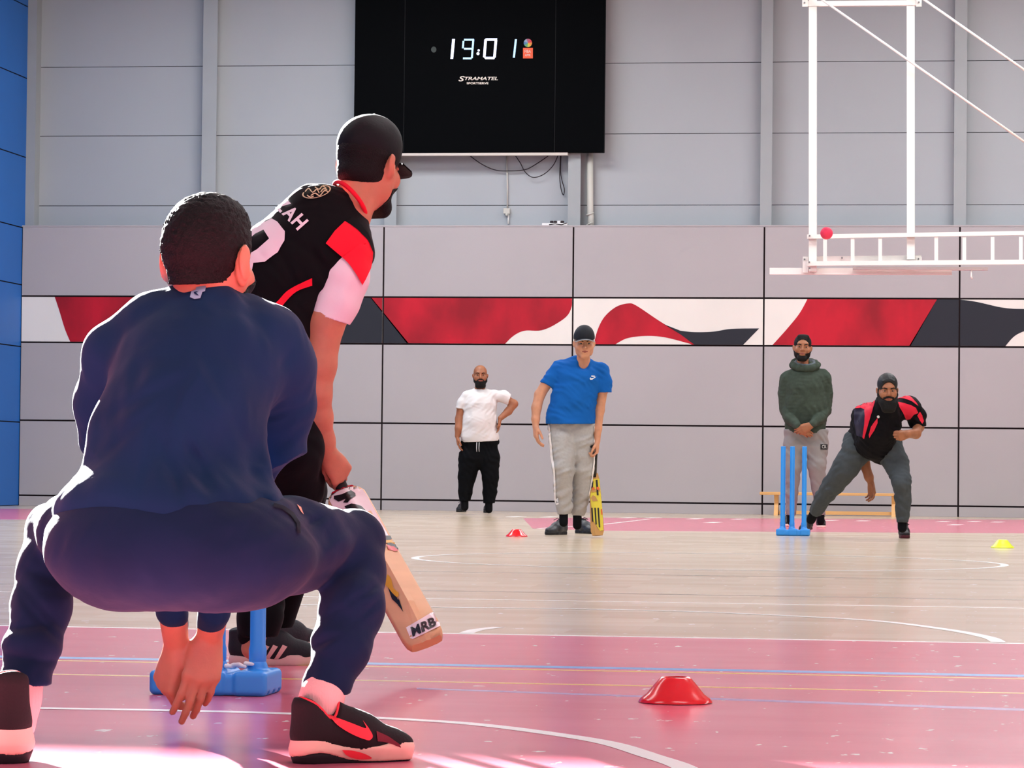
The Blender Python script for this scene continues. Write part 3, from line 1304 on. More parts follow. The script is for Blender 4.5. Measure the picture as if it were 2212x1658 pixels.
    class Shirt(Shape):
        def f(s, X, disp=True):
            d = base_f(s, X, disp)
            # the hem only trims the trunk, not the sleeves that hang beyond it
            near = (X - fdepth) @ FWD
            return np.maximum(d, np.minimum((X - hemc) @ hemn, -near))
    t.__class__ = Shirt
    sh_o = t.mesh('shirt', .0055, NAVY, root)

    # trousers
    p = Shape(.05)
    J.ell(p, (366, 1160, -.02), 258, 126, .15, .06)
    J.ell(p, (290, 1200, -.04), 172, 98, .14, .08)
    J.ell(p, (500, 1195, -.03), 180, 106, .14, .08)
    J.chain(p, [(520, 1195, .0, 112), (650, 1176, .10, 90), (768, 1163, .22, 58)], .05)
    J.chain(p, [(768, 1168, .22, 62), (764, 1235, .17, 66), (760, 1310, .11, 68), (735, 1400, .06, 62), (706, 1478, .03, 50), (702, 1500, .03, 48)], .02)
    J.chain(p, [(260, 1195, .0, 110), (170, 1150, .12, 80), (112, 1140, .24, 50)], .05)
    J.chain(p, [(112, 1145, .24, 55), (98, 1230, .17, 60), (88, 1310, .12, 64), (68, 1400, .06, 58), (54, 1480, .03, 50), (50, 1500, .03, 48)], .02)
    fl_ = []
    for (x0, y0, x1, y1, wd, dp) in (
            (700, 1120, 560, 1200, .02, .006), (830, 1170, 700, 1250, .012, .016), (690, 1290, 760, 1250, .012, .006), (700, 1360, 800, 1300, .012, .007),
            (690, 1420, 780, 1370, .012, .009), (665, 1450, 740, 1430, .010, .008), (60, 1200, 140, 1240, .012, .006), (30, 1290, 120, 1250, .014, .008),
            (20, 1360, 110, 1330, .014, .008), (20, 1430, 100, 1400, .012, .008), (660, 1100, 610, 1180, .02, .010), (740, 1100, 700, 1180, .02, .004),
            (120, 1130, 200, 1200, .016, .008), (80, 1140, 110, 1180, .010, .010)):
        fl_.append(fold(J(x0, y0, .05), J(x1, y1, .05), wd * 1.6, dp * .8, True))
    p.disp = addf(waves(31, [.15, .10, .07], .0024), waves(33, [.045, .03], .0006),
                  creases(34, 9, J(690, 1230, .05), J(820, 1210, .1), J(660, 1460, .0), .12, .009, .0045, RT * 1.0 + UP * .25),
                  creases(35, 7, J(20, 1230, .05), J(140, 1230, .1), J(20, 1460, .0), .12, .009, .0045, RT * 1.0 - UP * .25),
                  creases(36, 9, J(560, 1090, .0), J(760, 1110, .1), J(560, 1230, -.05), .16, .010, .0035, RT * .8 + UP * .7), *fl_)
    p.dmax = .026
    p.cut(J(705, 1500, 0), nrm(-UP * 1.0 + RT * -.03))
    tr = p.mesh('trousers', .0055, NAVY2, root)
    # body
    b = Shape(.02)
    hd.skin(b, ear=1.3)
    hd.cap(b, (0, -.018, -.03), (0, -.045, -.13), .056, .062, k=.03)
    J.chain(b, [(440, 700, .18, 50), (400, 960, .05, 60), (390, 1150, -.0, 60)], .03)
    # wrists and hands
    L, R = J(381, 1395, .55), J(452, 1378, .55)
    b.cap(J(372, 1310, .50), L, .031, .025, .02)
    b.cap(J(464, 1310, .50), R, .033, .026, .02)
    hand(b, L, J(358, 1475, .56) - L, RT * .65 + FWD * .7, RT * .6 - FWD * .7,
         curls=((.75, .75, .4), (.80, .75, .4), (.85, .8, .4), (.9, .8, .5)), sc=.98, spread=.02, thumb=(.25, .5), th_curl=.2)
    hand(b, R, J(446, 1462, .52) - R - RT * .010, FWD * .85 - RT * .45, -RT * .9 - FWD * .4,
         curls=((.32, .32, .2), (.28, .28, .2), (.38, .35, .25), (.5, .45, .3)), sc=.98, spread=.04, thumb=(.25, .4), th_curl=.2)
    # legs and trunk inside the clothes
    b.inner(t, .014)
    b.inner(p, .014)
    J.chain(b, [(702, 1470, .03, 28), (690, 1540, .01, 28)], .01)
    J.chain(b, [(52, 1470, .03, 28), (38, 1540, .01, 28)], .01)
    b.mesh('body', .0042, M['sk_near'], root)

    # pocket edge and its orange tick on the thigh
    bv = bvh_of(tr)
    pk = [(590, 1088), (612, 1094), (632, 1108), (646, 1130), (647, 1152), (640, 1152), (639, 1132), (626, 1114), (608, 1101), (590, 1096)]
    decal('pocket_welt', [pk], bv, mat('dark_pocket_edge', '#0b1020', .8, .2), tr, .003)
    decal('logo', [[(640, 1090), (649, 1096), (655, 1112), (649, 1106)]], bv, mat('tan_logo', '#d9a184', .6, .3), tr, .002)
    bv = bvh_of(sh_o)
    lg = [(411, 643), (414, 630), (423, 627), (425, 618), (445, 619), (443, 630), (437, 632), (433, 645), (421, 647)]
    lo = decal('collar_logo', [lg], bv, mat('pale_blue_print', '#9fb2c6', .6, .3), sh_o, .002)
    decal('logo_mark', [[(419, 633), (430, 630), (424, 634), (431, 641), (421, 637)]], bv, NAVY, lo, .0032)

    # socks
    sock = mat('pale_pink_sock', '#d8b9ae', .85, .2, bump=.3, bscale=90, stretch=(3, 3, .3))
    s1 = Shape(.02)
    J.chain(s1, [(706, 1470, .03, 44), (694, 1510, .01, 44), (690, 1560, .0, 44)], .02)
    s1.mesh('sock', .005, sock, root)
    s1 = Shape(.02)
    J.chain(s1, [(50, 1470, .03, 44), (38, 1510, .01, 46), (32, 1560, .0, 46)], .02)
    s1.mesh('sock', .005, sock, root)

    # shoes
    BK = mat('black_shoe_knit', '#1b1718', .8, .25, bump=.15, bscale=160)
    GY = mat('charcoal_shoe_side', '#2b2f34', .7, .3, bump=.1, bscale=200)
    SAL = mat('salmon_cream_midsole', '#e0bda6', .55, .35)
    RED = mat('bright_red_trim', '#e8303c', .5, .4)
    OUT = mat('dark_rubber_outsole', '#1f1a1f', .7, .3)
    LC = mat('dark_lace', '#23161c', .8, .2)

    def trainer(heel, toe, side, mirror=1):
        heel, toe = np.asarray(heel, float), np.asarray(toe, float)
        X = nrm(toe - heel); Z = np.array([0, 0, 1.0]); Y = np.cross(Z, X) * mirror
        k_ = np.linalg.norm(toe - heel) / .30

        def w(x, y, z): return heel + (X * x + Y * y + Z * z) * k_
        u = Shape(.02)
        u.cap(w(.040, 0, .070), w(.036, 0, .128), .040 * k_, .036 * k_, .02)
        u.cap(w(.05, 0, .06), w(.16, 0, .05), .043 * k_, .045 * k_, .02)
        u.cap(w(.075, 0, .095), w(.165, 0, .070), .038 * k_, .036 * k_, .03)
        u.cap(w(.10, 0, .118), w(.13, 0, .095), .024 * k_, .028 * k_, .02)
        u.cap(w(.16, 0, .060), w(.23, 0, .042), .044 * k_, .036 * k_, .03)
        u.ell(w(.240, 0, .040), (X, Y, Z), np.array([.058, .046, .030]) * k_, .02)

        class Up(Shape):
            def f(s, Q, disp=True):
                d = base_f(s, Q, disp)
                q = (Q - heel) / k_
                x, z = q @ X, q @ Z
                col = .150 - .040 * np.exp(-((x - .088) / .030) ** 2) - .0 * x + .012 * np.exp(-((x - .12) / .015) ** 2)
                return np.maximum(d, (z - col + 9 * (q @ Y) ** 2) * k_ * .75)
        u.__class__ = Up
        u.cut(w(0, 0, .02), -Z)
        # ankle opening
        uo = u.mesh('shoe', .0042, [BK], root)
        props(uo, 'black and red trainer on a cream midsole')
        m_ = Shape(.02)
        for (x0, r0), (x1, r1) in (((.042, .049), (.11, .043)), ((.11, .043), (.20, .052)), ((.20, .052), (.250, .045))):
            m_.cap(w(x0, 0, .03), w(x1, 0, .03), r0 * k_, r1 * k_, .01)

        def band(lo_f, hi_f):
            class Md(Shape):
                def f(s, Q, disp=True):
                    d = base_f(s, Q, disp)
                    q = (Q - heel) / k_
                    x, z = q @ X, q @ Z
                    d = d - np.clip(.012 - np.abs(z - .035) * .3, -.01, .012) * k_ * .2
                    return np.maximum(np.maximum(d, (z - hi_f(x)) * k_ * .8), (lo_f(x) - z) * k_ * .8)
            return Md
        big = [p_[:2] + (p_[2], p_[3], p_[4]) + p_[5:] for p_ in m_.p]
        m_.p = [('e', w(.14, 0, .03), np.array([X, Y, Z]), np.array([.16, .0575, .16]) * k_, .01, False)]
        m_.cap(w(.045, 0, .0), w(.045, 0, .07), .048 * k_, .044 * k_, .001)

        def plan(Q, grow=0.0):
            q = (Q - heel) / k_
            x, y = q @ X, q @ Y
            best = None
            for (x0, r0), (x1, r1) in (((.046, .049), (.11, .044)), ((.11, .044), (.20, .053)), ((.20, .053), (.252, .046))):
                t_ = np.clip((x - x0) / (x1 - x0), 0, 1)
                d = np.sqrt((x - x0 - t_ * (x1 - x0)) ** 2 + y ** 2) - (r0 + (r1 - r0) * t_)
                best = d if best is None else np.minimum(best, d)
            return best

        top = lambda x: .040 + .034 * np.exp(-((x - .015) / .045) ** 2) + .006 * np.exp(-((x - .235) / .020) ** 2) + .004 * np.sin(x * 30)
        bot = lambda x: .004 + .022 * np.exp(-((x - .05) / .06) ** 2) + .0 * x

        class Mid(Shape):
            def f(s, Q, disp=True):
                q = (Q - heel) / k_
                x, z = q @ X, q @ Z
                d = plan(Q) + np.abs(z - .032) * .22 - .002
                return np.maximum(np.maximum(d, (z - top(x)) * .8), (bot(x) - z) * .8) * k_ * .8
        mm_ = Shape(0); mm_.__class__ = Mid
        mm_.p = [('e', w(.15, 0, .05), np.array([X, Y, Z]), np.array([.18, .075, .06]) * k_, .01, False)]
        mo_ = mm_.mesh('midsole', .0042, [SAL], uo)

        class Outs(Shape):
            def f(s, Q, disp=True):
                q = (Q - heel) / k_
                x, z = q @ X, q @ Z
                d = plan(Q) + np.abs(z - .02) * .35 + .001
                return np.maximum(np.maximum(d, (z - np.maximum(bot(x) + .001, .010 + .035 * np.clip((x - .262) / .03, 0, 1))) * .8), -z) * k_ * .8
        oo = Shape(0); oo.__class__ = Outs
        oo.p = [('e', w(.15, 0, .03), np.array([X, Y, Z]), np.array([.18, .075, .05]) * k_, .01, False)]
        oo.mesh('outsole', .0042, [OUT], uo)
        # laces
        lb = MB()
        for i in range(5):
            x = .125 + i * .020
            z = .128 - i * .0135
            lb.tube([w(x, -.026, z - .016), w(x + .004, -.010, z - .002), w(x + .002, .010, z - .002), w(x + .008, .026, z - .016)], .0035, LC, 6)
        lb.build('laces', uo)
        # red collar rim
        rim = []
        for a in np.linspace(0, 2 * math.pi, 41)[:-1]:
            x = .066 + .046 * math.cos(a)
            y = .034 * math.sin(a)
            z = .150 - .040 * math.exp(-((x - .088) / .030) ** 2) + .012 * math.exp(-((x - .12) / .015) ** 2) - 9 * y * y
            rim.append(w(x, y, z - .001))
        rb = MB(); rb.tube(rim, .0032, RED, 8, closed=True)
        rb.build('collar_trim', uo)
        return uo, mo_

    uo, mo_ = trainer(FP(630, 1648), FP(892, 1640), 1)
    bv = bvh_of(uo)
    decal('swoosh', [smooth([(708, 1543), (730, 1551), (760, 1562), (786, 1572), (790, 1570), (783, 1556)], 4) +
                     smooth([(783, 1556), (796, 1573), (804, 1588), (800, 1596), (791, 1597), (760, 1585), (730, 1567), (712, 1550)], 4)], bv, RED, uo, .002)
    decal('red_lacing_panel', [[(812, 1578), (838, 1590), (862, 1606), (866, 1614), (846, 1606), (826, 1601), (815, 1600)]], bv, mat('maroon_mesh', '#6a1c2a', .7, .3), uo, .0015)
    bv = bvh_of(mo_)
    decal('red_sole_window', [smooth([(738, 1619), (760, 1620), (785, 1626), (803, 1636), (786, 1639), (765, 1637), (748, 1630), (738, 1619)], 4)], bv, RED, mo_, .002)
    trainer(FP(30, 1650), FP(-110, 1618), 1, -1)
    return root


catcher()

# ------------------------------------------------------------------ batter beyond the near wicket
def batter():
    J = Pose(8.75)
    base = FP(600, 1438)
    root = empty('person', (base[0], base[1], 0), 'person in black cap and black and red cricket shirt bending over a cricket bat', 'person')
    hd = Head(J(797, 360, .12), (math.sin(.38), math.cos(.38), -.18), (0, 0, 1), 0.0, 1.0)
    SK = M['sk_near']
    h = Shape(.012)
    hd.ell(h, (0, -.014, .028), (.079, .099, .082))
    hd.ell(h, (0, -.030, -.03), (.066, .078, .050), .02)
    h.cut(hd.w(0, .0, -.062), hd.d(0, .25, -1))
    h.cut(hd.w(0, .045, 0), hd.d(0, 1, .2))
    for q in (-1, 1): hd.ell(h, (q * .086, .004, -.016), (.024, .030, .045), .006, sub=True)
    h.disp = waves(5, [.012, .009], .0008)
    h.mesh('hair', .0048, M['hair_black'], root)
    bd = Swell(.02)
    hd.skin(bd, face=False)
    bd.cut(hd.w(0, .06, -.048), hd.d(0, -.35, 1)); bd.cut(hd.w(0, .035, 0), hd.d(0, -1, .15)); bd.cut(hd.w(0, .02, -.10), hd.d(0, -.7, -1))
    hd.cap(bd, (-.018, .062, -.105), (.018, .062, -.105), .022, k=.012)
    bd.mesh('beard', .004, M['hair_black'], root)
    hd.face_parts(root, dict(M, skin=SK), brow_m=M['hair_black'])

    # cap
    CAPM = mat('black_cap_cloth', '#0c0e11', .65, .2, bump=.1, bscale=120)
    cp = Shape(.012)
    hd.ell(cp, (0, -.008, .052), (.083, .106, .088))
    hd.ell(cp, (0, .015, .084), (.066, .078, .060), .02)
    cp.cut(hd.w(0, 0, .020), hd.d(0, -.06, -1))
    capo = cp.mesh('cap', .005, CAPM, root)
    bb = Shape(.004)
    bb.ball(hd.w(0, .0, .144), .007)
    bb.mesh('cap_button', .003, CAPM, capo)
    pk = MB()
    N_ = 14
    rows = []
    for i in range(N_ + 1):
        a = -1.15 + 2.3 * i / N_
        row = []
        for t in np.linspace(0, 1, 6):
            x = math.sin(a) * (.078 + .006 * t)
            y = .055 * math.cos(a) + .035 + t * .066 * max(0, math.cos(a * .95)) ** .6
            z = .036 - .016 * (x / .08) ** 2 - t * .026 * math.cos(a)
            row.append(hd.w(x, y, z))
        rows.append(row)
    mi = pk.mi(CAPM)
    vt = [[pk.bm.verts.new(p) for p in r] for r in rows]
    vb = [[pk.bm.verts.new(p - hd.A[2] * .004) for p in r] for r in rows]
    for i in range(N_):
        for j in range(5):
            pk.bm.faces.new((vt[i][j], vt[i][j + 1], vt[i + 1][j + 1], vt[i + 1][j])).smooth = True
            pk.bm.faces.new((vb[i][j], vb[i + 1][j], vb[i + 1][j + 1], vb[i][j + 1])).smooth = True
        pk.bm.faces.new((vt[i][5], vb[i][5], vb[i + 1][5], vt[i + 1][5]))
        pk.bm.faces.new((vt[i][0], vt[i + 1][0], vb[i + 1][0], vb[i][0]))
    pk.build('cap_peak', capo)

    # shirt
    BLK = mat('black_jersey', '#08090b', .8, .12, bump=.05, bscale=60, sheen=.06)
    WHT = mat('white_jersey', '#e9e2e4', .8, .25, bump=.04, bscale=60)
    REDJ = mat('red_jersey', '#e5152f', .75, .25, bump=.04, bscale=60)
    t = Shape(.04)
    J.cap(t, (748, 462, .06, 51), (690, 480, .04, 78), .03, .85)
    J.cap(t, (690, 482, .04, 80), (580, 585, .03, 90), .04, .8)
    J.cap(t, (735, 540, .0, 66), (600, 590, .0, 92), .05, .8)
    J.cap(t, (660, 560, .0, 88), (585, 740, -.01, 92), .05, .85)
    J.cap(t, (585, 740, -.01, 92), (600, 900, -.02, 82), .05, .85)
    J.cap(t, (757, 520, .02, 40), (765, 545, .02, 40), .03)
    t.disp = addf(waves(41, [.14, .1, .07], .0022), creases(45, 12, J(560, 500, -.1), J(700, 520, -.1), J(560, 740, -.1), .16, .012, .004, RT * .8 - UP * .8), waves(42, [.04, .03], .0006),
                  fold(J(640, 600, -.1), J(560, 700, -.1), .03, .006), fold(J(665, 610, -.1), J(600, 650, -.1), .025, .006))
    t.dmax = .012
    hd.cap(t, (0, -.01, -.04), (0, -.03, -.105), .060, .058, k=.006, sub=True)
    so = t.mesh('shirt', .0055, BLK, root)
    # sleeve
    s2 = Shape(.02)
    J.chain(s2, [(753, 552, .0, 50), (742, 600, -.02, 52), (728, 650, -.03, 48), (706, 700, -.04, 44)], .02)
    s2.disp = addf(waves(43, [.1, .06], .0018), fold(J(700, 560, -.1), J(695, 680, -.1), .02, .005), fold(J(730, 590, -.1), J(715, 680, -.1), .016, .004))
    s2.dmax = .008
    a_, b_ = J(664, 674, -.04), J(744, 698, -.04)
    s2.cut(a_, nrm(np.cross(b_ - a_, FWD)) * (1 if np.cross(b_ - a_, FWD) @ UP < 0 else -1))
    sl = s2.mesh('sleeve', .004, [WHT], root)
    props(sl, 'white sleeve with a red shoulder panel')
    bv = bvh_of(sl, so)
    decal('red_shoulder_panel', [smooth([(744, 479), (770, 496), (792, 520), (803, 545)], 4) + [(802, 560), (798, 580), (788, 602), (780, 616)] + smooth([(780, 614), (765, 588), (745, 562), (703, 526)], 4) + [(722, 500)]], bv, REDJ, sl, .0045)
    decal('shirt_front_edge', [[(760, 470), (775, 484), (792, 505), (803, 530), (806, 546), (803, 545), (792, 520), (770, 497), (748, 481)]], bv, BLK, sl, .0055)
    bv2 = bvh_of(so)
    cc_, A_ = J(756, 431, .05), nrm(RT * .70 + UP * .62 + FWD * .30)
    u_ = nrm(np.cross(A_, FWD)); v_ = np.cross(A_, u_)
    rb = MB()
    rb.tube([cc_ + (u_ * math.cos(a) * .061 + v_ * math.sin(a) * .063) for a in np.linspace(0, 2 * math.pi, 41)[:-1]], .0062, REDJ, 10, closed=True)
    rb.build('collar', so)
    decal('side_stripe', [smooth([(674, 600), (648, 612), (620, 628), (600, 650), (577, 672)], 4) + smooth([(597, 680), (615, 655), (640, 630), (674, 616)], 4)], bv2, REDJ, so, .003)
    # the big number and the end of the name across the back
    decal('back_number', [[(545, 494), (588, 473), (600, 480), (616, 500), (615, 520), (600, 545), (572, 566), (548, 568), (544, 590), (540, 590), (541, 548), (554, 540),
                           (556, 539), (582, 516), (570, 497), (552, 506), (545, 512)]], bv2, WHT, so, .003)
    for ch, quad in (('Z', ((593, 447), (607, 462), (630, 441), (617, 427))), ('A', ((609, 463), (626, 481), (647, 459), (632, 443))), ('H', ((628, 482), (643, 499), (667, 478), (652, 461)))):
        vv = text_quad(ch, quad, 0, .03)
        decal('name_letter', None, bv2, WHT, so, .003, tris=vv, res=5)
    GOLD = mat('cream_gold_print', '#c9bd94', .5, .4)
    o_ = [(684 + 31 * g * math.cos(a) * math.cos(-.25) - 12 * g * math.sin(a) * math.sin(-.25), 416 + 31 * g * math.cos(a) * math.sin(-.25) + 12 * g * math.sin(a) * math.cos(-.25)) for g, aa in ((1.0, np.linspace(-1.0, 3.6, 25)), (.90, np.linspace(3.6, -1.0, 25))) for a in aa]
    rings = [o_]
    for st_ in (((660, 416), (668, 409), (676, 417), (684, 411), (689, 419)), ((672, 424), (681, 419), (690, 424), (700, 414), (708, 416)), ((680, 406), (689, 411), (696, 404), (704, 409)),
                ((664, 423), (671, 427), (678, 425)), ((692, 417), (698, 410), (706, 412))):
        c_ = [np.array(p_, float) for p_ in smooth(list(st_), 4)]
        L_, R_2 = [], []
        for q_ in range(len(c_)):
            tt = nrm(np.append(c_[min(q_ + 1, len(c_) - 1)] - c_[max(q_ - 1, 0)], 0))
            L_.append((c_[q_][0] - tt[1] * 1.1, c_[q_][1] + tt[0] * 1.1)); R_2.append((c_[q_][0] + tt[1] * 1.1, c_[q_][1] - tt[0] * 1.1))
        rings.append(L_ + R_2[::-1])
    decal('gold_emblem', rings, bv2, GOLD, so, .004, res=4)

    # trousers
    TB = mat('black_trouser_cloth', '#08090c', .85, .1, var=.1, bump=.08, bscale=50, sheen=.04)
    p = Shape(.04)
    J.chain(p, [(600, 900, -.02, 78), (620, 960, -.02, 76), (625, 1050, .08, 70), (590, 1200, .04, 48), (562, 1330, 0, 44), (556, 1372, 0, 42)], .03)
    J.chain(p, [(590, 900, .1, 72), (640, 1060, .32, 62), (640, 1200, .28, 44), (600, 1330, .32, 38)], .03)
    p.disp = waves(44, [.12, .08, .05], .003)
    p.dmax = .01
    p.cut(J(556, 1374, 0), -UP)
    p.mesh('trousers', .0065, TB, root)
    b = Shape(.02)
    hd.skin(b)
    b.cap(hd.w(0, -.02, -.03), J(752, 462, .06), .055, .064, .04)
    J.chain(b, [(740, 480, .06, 42), (640, 620, .02, 50), (600, 900, .0, 50)], .03)
    b.inner(t, .012)
    b.inner(p, .012)
    b.inner(s2, .010)
    J.chain(b, [(748, 560, .0, 30), (730, 640, -.03, 34), (706, 695, -.04, 37.5), (692, 790, -.05, 33), (688, 850, -.05, 27), (693, 900, -.03, 24), (702, 950, 0, 19.5), (709, 978, .01, 17.5)], .02)
    W = J(709, 978, .01)
    # the hand closes round the handle
    hdl_t, hdl_b = J(706, 985, .06), J(728, 1060, .06)
    ax = nrm(hdl_b - hdl_t)
    hand(b, W, ax * .75 + RT * .22 + FWD * .35, RT * -.75 + FWD * .5, ax * .8 + FWD * -.1 - RT * .6,
         curls=((.75, 1.1, .9), (.8, 1.1, .9), (.85, 1.15, .9), (.9, 1.15, .9)), sc=.88, spread=.0, thumb=(.35, .8), th_curl=.5)
    # far arm, reaching to the bat in front of the body
    J.chain(b, [(560, 590, .15, 38), (600, 780, .40, 34), (690, 960, .18, 22)], .02)
    J.cap(b, (556, 1350, .0, 26), (545, 1400, 0, 24), .01)
    b.mesh('body', .0048, SK, root)

    # shoes
    SH = mat('black_knit_shoe', '#20242a', .75, .3, bump=.15, bscale=150)
    SOL = mat('pale_pink_sole', '#e3c4bb', .5, .3)
    h0, t0 = FP(492, 1437), FP(700, 1434)
    so1, w1 = shoe(root, h0, t0, (0, 0, 1), None, SH, SOL, mat('black_lace', '#15161c', .8, .2), h=.0048, sole_h=.030)
    b = MB()
    bv = bvh_of(so1)
    for x0 in (572, 590, 610):
        decal('shoe_stripe', [[(x0, 1392), (x0 + 10, 1396), (x0 - 10, 1424), (x0 - 19, 1424)]], bv, SOL, so1, .002)
    sk = Shape(.02)
    J.cap(sk, (553, 1340, .0, 32), (538, 1372, .0, 25), .01)
    sk.mesh('sock', .006, mat('black_sock', '#0f1012', .9, .1), root)
    h1, t1 = FP(560, 1409), FP(700, 1402)
    shoe(root, h1 + np.array([0, .0, 0]), h1 + nrm(t1 - h1) * .27, (0, 0, 1), None, SH, SOL, mat('black_lace', '#15161c', .8, .2), h=.006, sole_h=.030)
    return root


batter()


def bat(handle_t, shoulder, toe, face, thick=.045, wid=.108, kind='near'):
    """cricket bat: handle top, middle of the shoulders, middle of the toe (world points); face = way the ridge points"""
    handle_t, shoulder, toe = [np.asarray(v, float) for v in (handle_t, shoulder, toe)]
    D = nrm(toe - shoulder)
    Nf = nrm(np.asarray(face, float) - D * (np.asarray(face, float) @ D))
    S = np.cross(D, Nf)
    Lb = np.linalg.norm(toe - shoulder)
    WIL = mat('willow_wood', '#dcb283', .45, .4, var=.06, vscale=4, stretch=(1, 1, 6))
    root = empty('cricket_bat', tuple(handle_t), 'cricket bat with pale wooden blade and white and red stickers held low by the batter', 'cricket bat')
    b = MB()
    mi = b.mi(WIL)
    rings = []
    for t, wsc, th, rg in ((0, .55, .020, .024), (.02, .82, .022, .028), (.05, .98, .023, .032), (.12, 1, .022, .036), (.35, 1, .021, .044), (.6, 1, .021, .055), (.8, 1, .021, .052), (.93, 1, .020, .036), (.975, .94, .018, .026), (1.0, .78, .012, .016)):
        c = shoulder + D * Lb * t
        hw = wid / 2 * wsc
        ring = []
        for x, y in ((-hw, -.010), (-hw, .012 + (th - .02)), (-hw * .92, .017), (-hw * .3, rg * .80), (0, rg), (hw * .3, rg * .80), (hw * .92, .017), (hw, .012 + (th - .02)), (hw, -.010), (hw * .7, -.014), (0, -.016), (-hw * .7, -.014)):
            ring.append(b.bm.verts.new(c + S * x + Nf * (y - .005)))
        rings.append(ring)
    for A, B_ in zip(rings, rings[1:]):
        for i in range(12):
            j = (i + 1) % 12
            f_ = b.bm.faces.new((A[i], A[j], B_[j], B_[i])); f_.material_index = mi
            f_.smooth = i not in (3, 4)
    b.bm.faces.new(rings[0][::-1]); b.bm.faces.new(rings[-1])
    blade = b.build('blade', root)
    b = MB()
    GR = mat('black_rubber_grip', '#141313', .7, .3)
    hl = np.linalg.norm(shoulder - handle_t)
    pts, rr = [], []
    n = 24
    for i in range(n + 1):
        pts.append(handle_t + (shoulder + D * .02 - handle_t) * i / n)
        rr.append(.0165 + .0012 * (i % 2) - (.0 if i < n - 3 else .002 * 0))
    b.tube(pts, rr, GR, 14)
    b.build('grip', root)
    return root, blade


bt, blade = bat(J_ := Pose(8.75)(690, 930, .10), Pose(8.75)(740, 1061, .06), Pose(8.75)(922, 1388, -.32), -FWD * 1.0 + RT * .22 + UP * .1)
bv = bvh_of(blade)
WS = mat('white_sticker', '#efe4e2', .3, .5)
RS = mat('red_sticker', '#c9172e', .3, .5)
BS = mat('black_sticker', '#17161a', .35, .5)
YS = mat('yellow_sticker', '#d9a92c', .35, .5)
st = decal('sticker', [[(700, 1062), (772, 1042), (792, 1070), (846, 1170), (790, 1200), (760, 1160)]], bv, WS, blade, .0015)
decal('sticker_mark', [[(702, 1070), (735, 1052), (768, 1042), (770, 1047), (738, 1057), (704, 1075)]], bv, RS, st, .0028)
decal('sticker_mark', [[(722, 1072), (740, 1068), (748, 1064), (758, 1060), (767, 1066), (768, 1072), (758, 1078), (752, 1086), (742, 1086), (748, 1078), (732, 1084), (722, 1078)],
                       [(745, 1094), (760, 1088), (780, 1094), (792, 1106), (794, 1114), (778, 1110), (762, 1100), (752, 1104)]], bv, BS, st, .0030)
decal('sticker_mark', [[(832, 1158), (842, 1158), (846, 1166), (834, 1168)], [(836, 1172), (858, 1178), (862, 1188), (848, 1190), (836, 1182)]], bv, BS, st, .0032)
decal('sticker_mark', [[(828, 1168), (850, 1167), (854, 1173), (830, 1174)]], bv, YS, st, .0034)
decal('sticker_mark', [[(834, 1178), (850, 1182), (860, 1190), (852, 1192), (838, 1188)]], bv, RS, st, .0036)
decal('blade_mark', [[(838, 1240), (846, 1250), (850, 1270), (862, 1280), (862, 1288), (850, 1290), (842, 1272), (832, 1262)]], bv, YS, blade, .002)
decal('blade_mark', [[(839, 1268), (848, 1280), (858, 1290), (862, 1296), (862, 1290), (872, 1322), (860, 1305), (848, 1294)]], bv, BS, blade, .0025)
ts = decal('toe_sticker', [[(878, 1355), (940, 1318), (946, 1330), (950, 1352), (892, 1380), (886, 1378)]], bv, WS, blade, .002)
vv = text_quad('MRB', ((892, 1376), (944, 1351), (934, 1333), (886, 1356)), .1, .04)
decal('toe_letters', None, bv, BS, ts, .0035, tris=vv, res=5)

# ------------------------------------------------------------------ the four people at the far end
def cloth_shape(seed, amp, k=.03, big=(.14, .09, .06), dirs=None):
    s = Shape(k)
    s.disp = addf(waves(seed, list(big), amp, dirs), waves(seed + 50, [.035, .05], amp * .25))
    s.dmax = amp * 2.6
    return s


def torso_under(J, b, hd, neck, hips, rs=(34, 30)):
    b.cap(hd.w(0, -.020, -.055), J(*neck[:3]), .049, J.r(neck[3]), .02)
    J.chain(b, [neck, hips], .03)


HV = .0085
BS_ = mat('black_shoe', '#17171a', .6, .35, bump=.1, bscale=90)
LACE = mat('black_lace_cord', '#1c1c20', .8, .2)
BLKSOCK = mat('black_ankle_sock', '#101013', .9, .1)


def simple_shoe(root, heel, toe, um, sm, L=.29, up=(0, 0, 1), **kw):
    heel = np.asarray(heel, float); toe = np.asarray(toe, float)
    return shoe(root, heel, heel + nrm(toe - heel) * L, up, None, um, sm, LACE, h=.007, **kw)


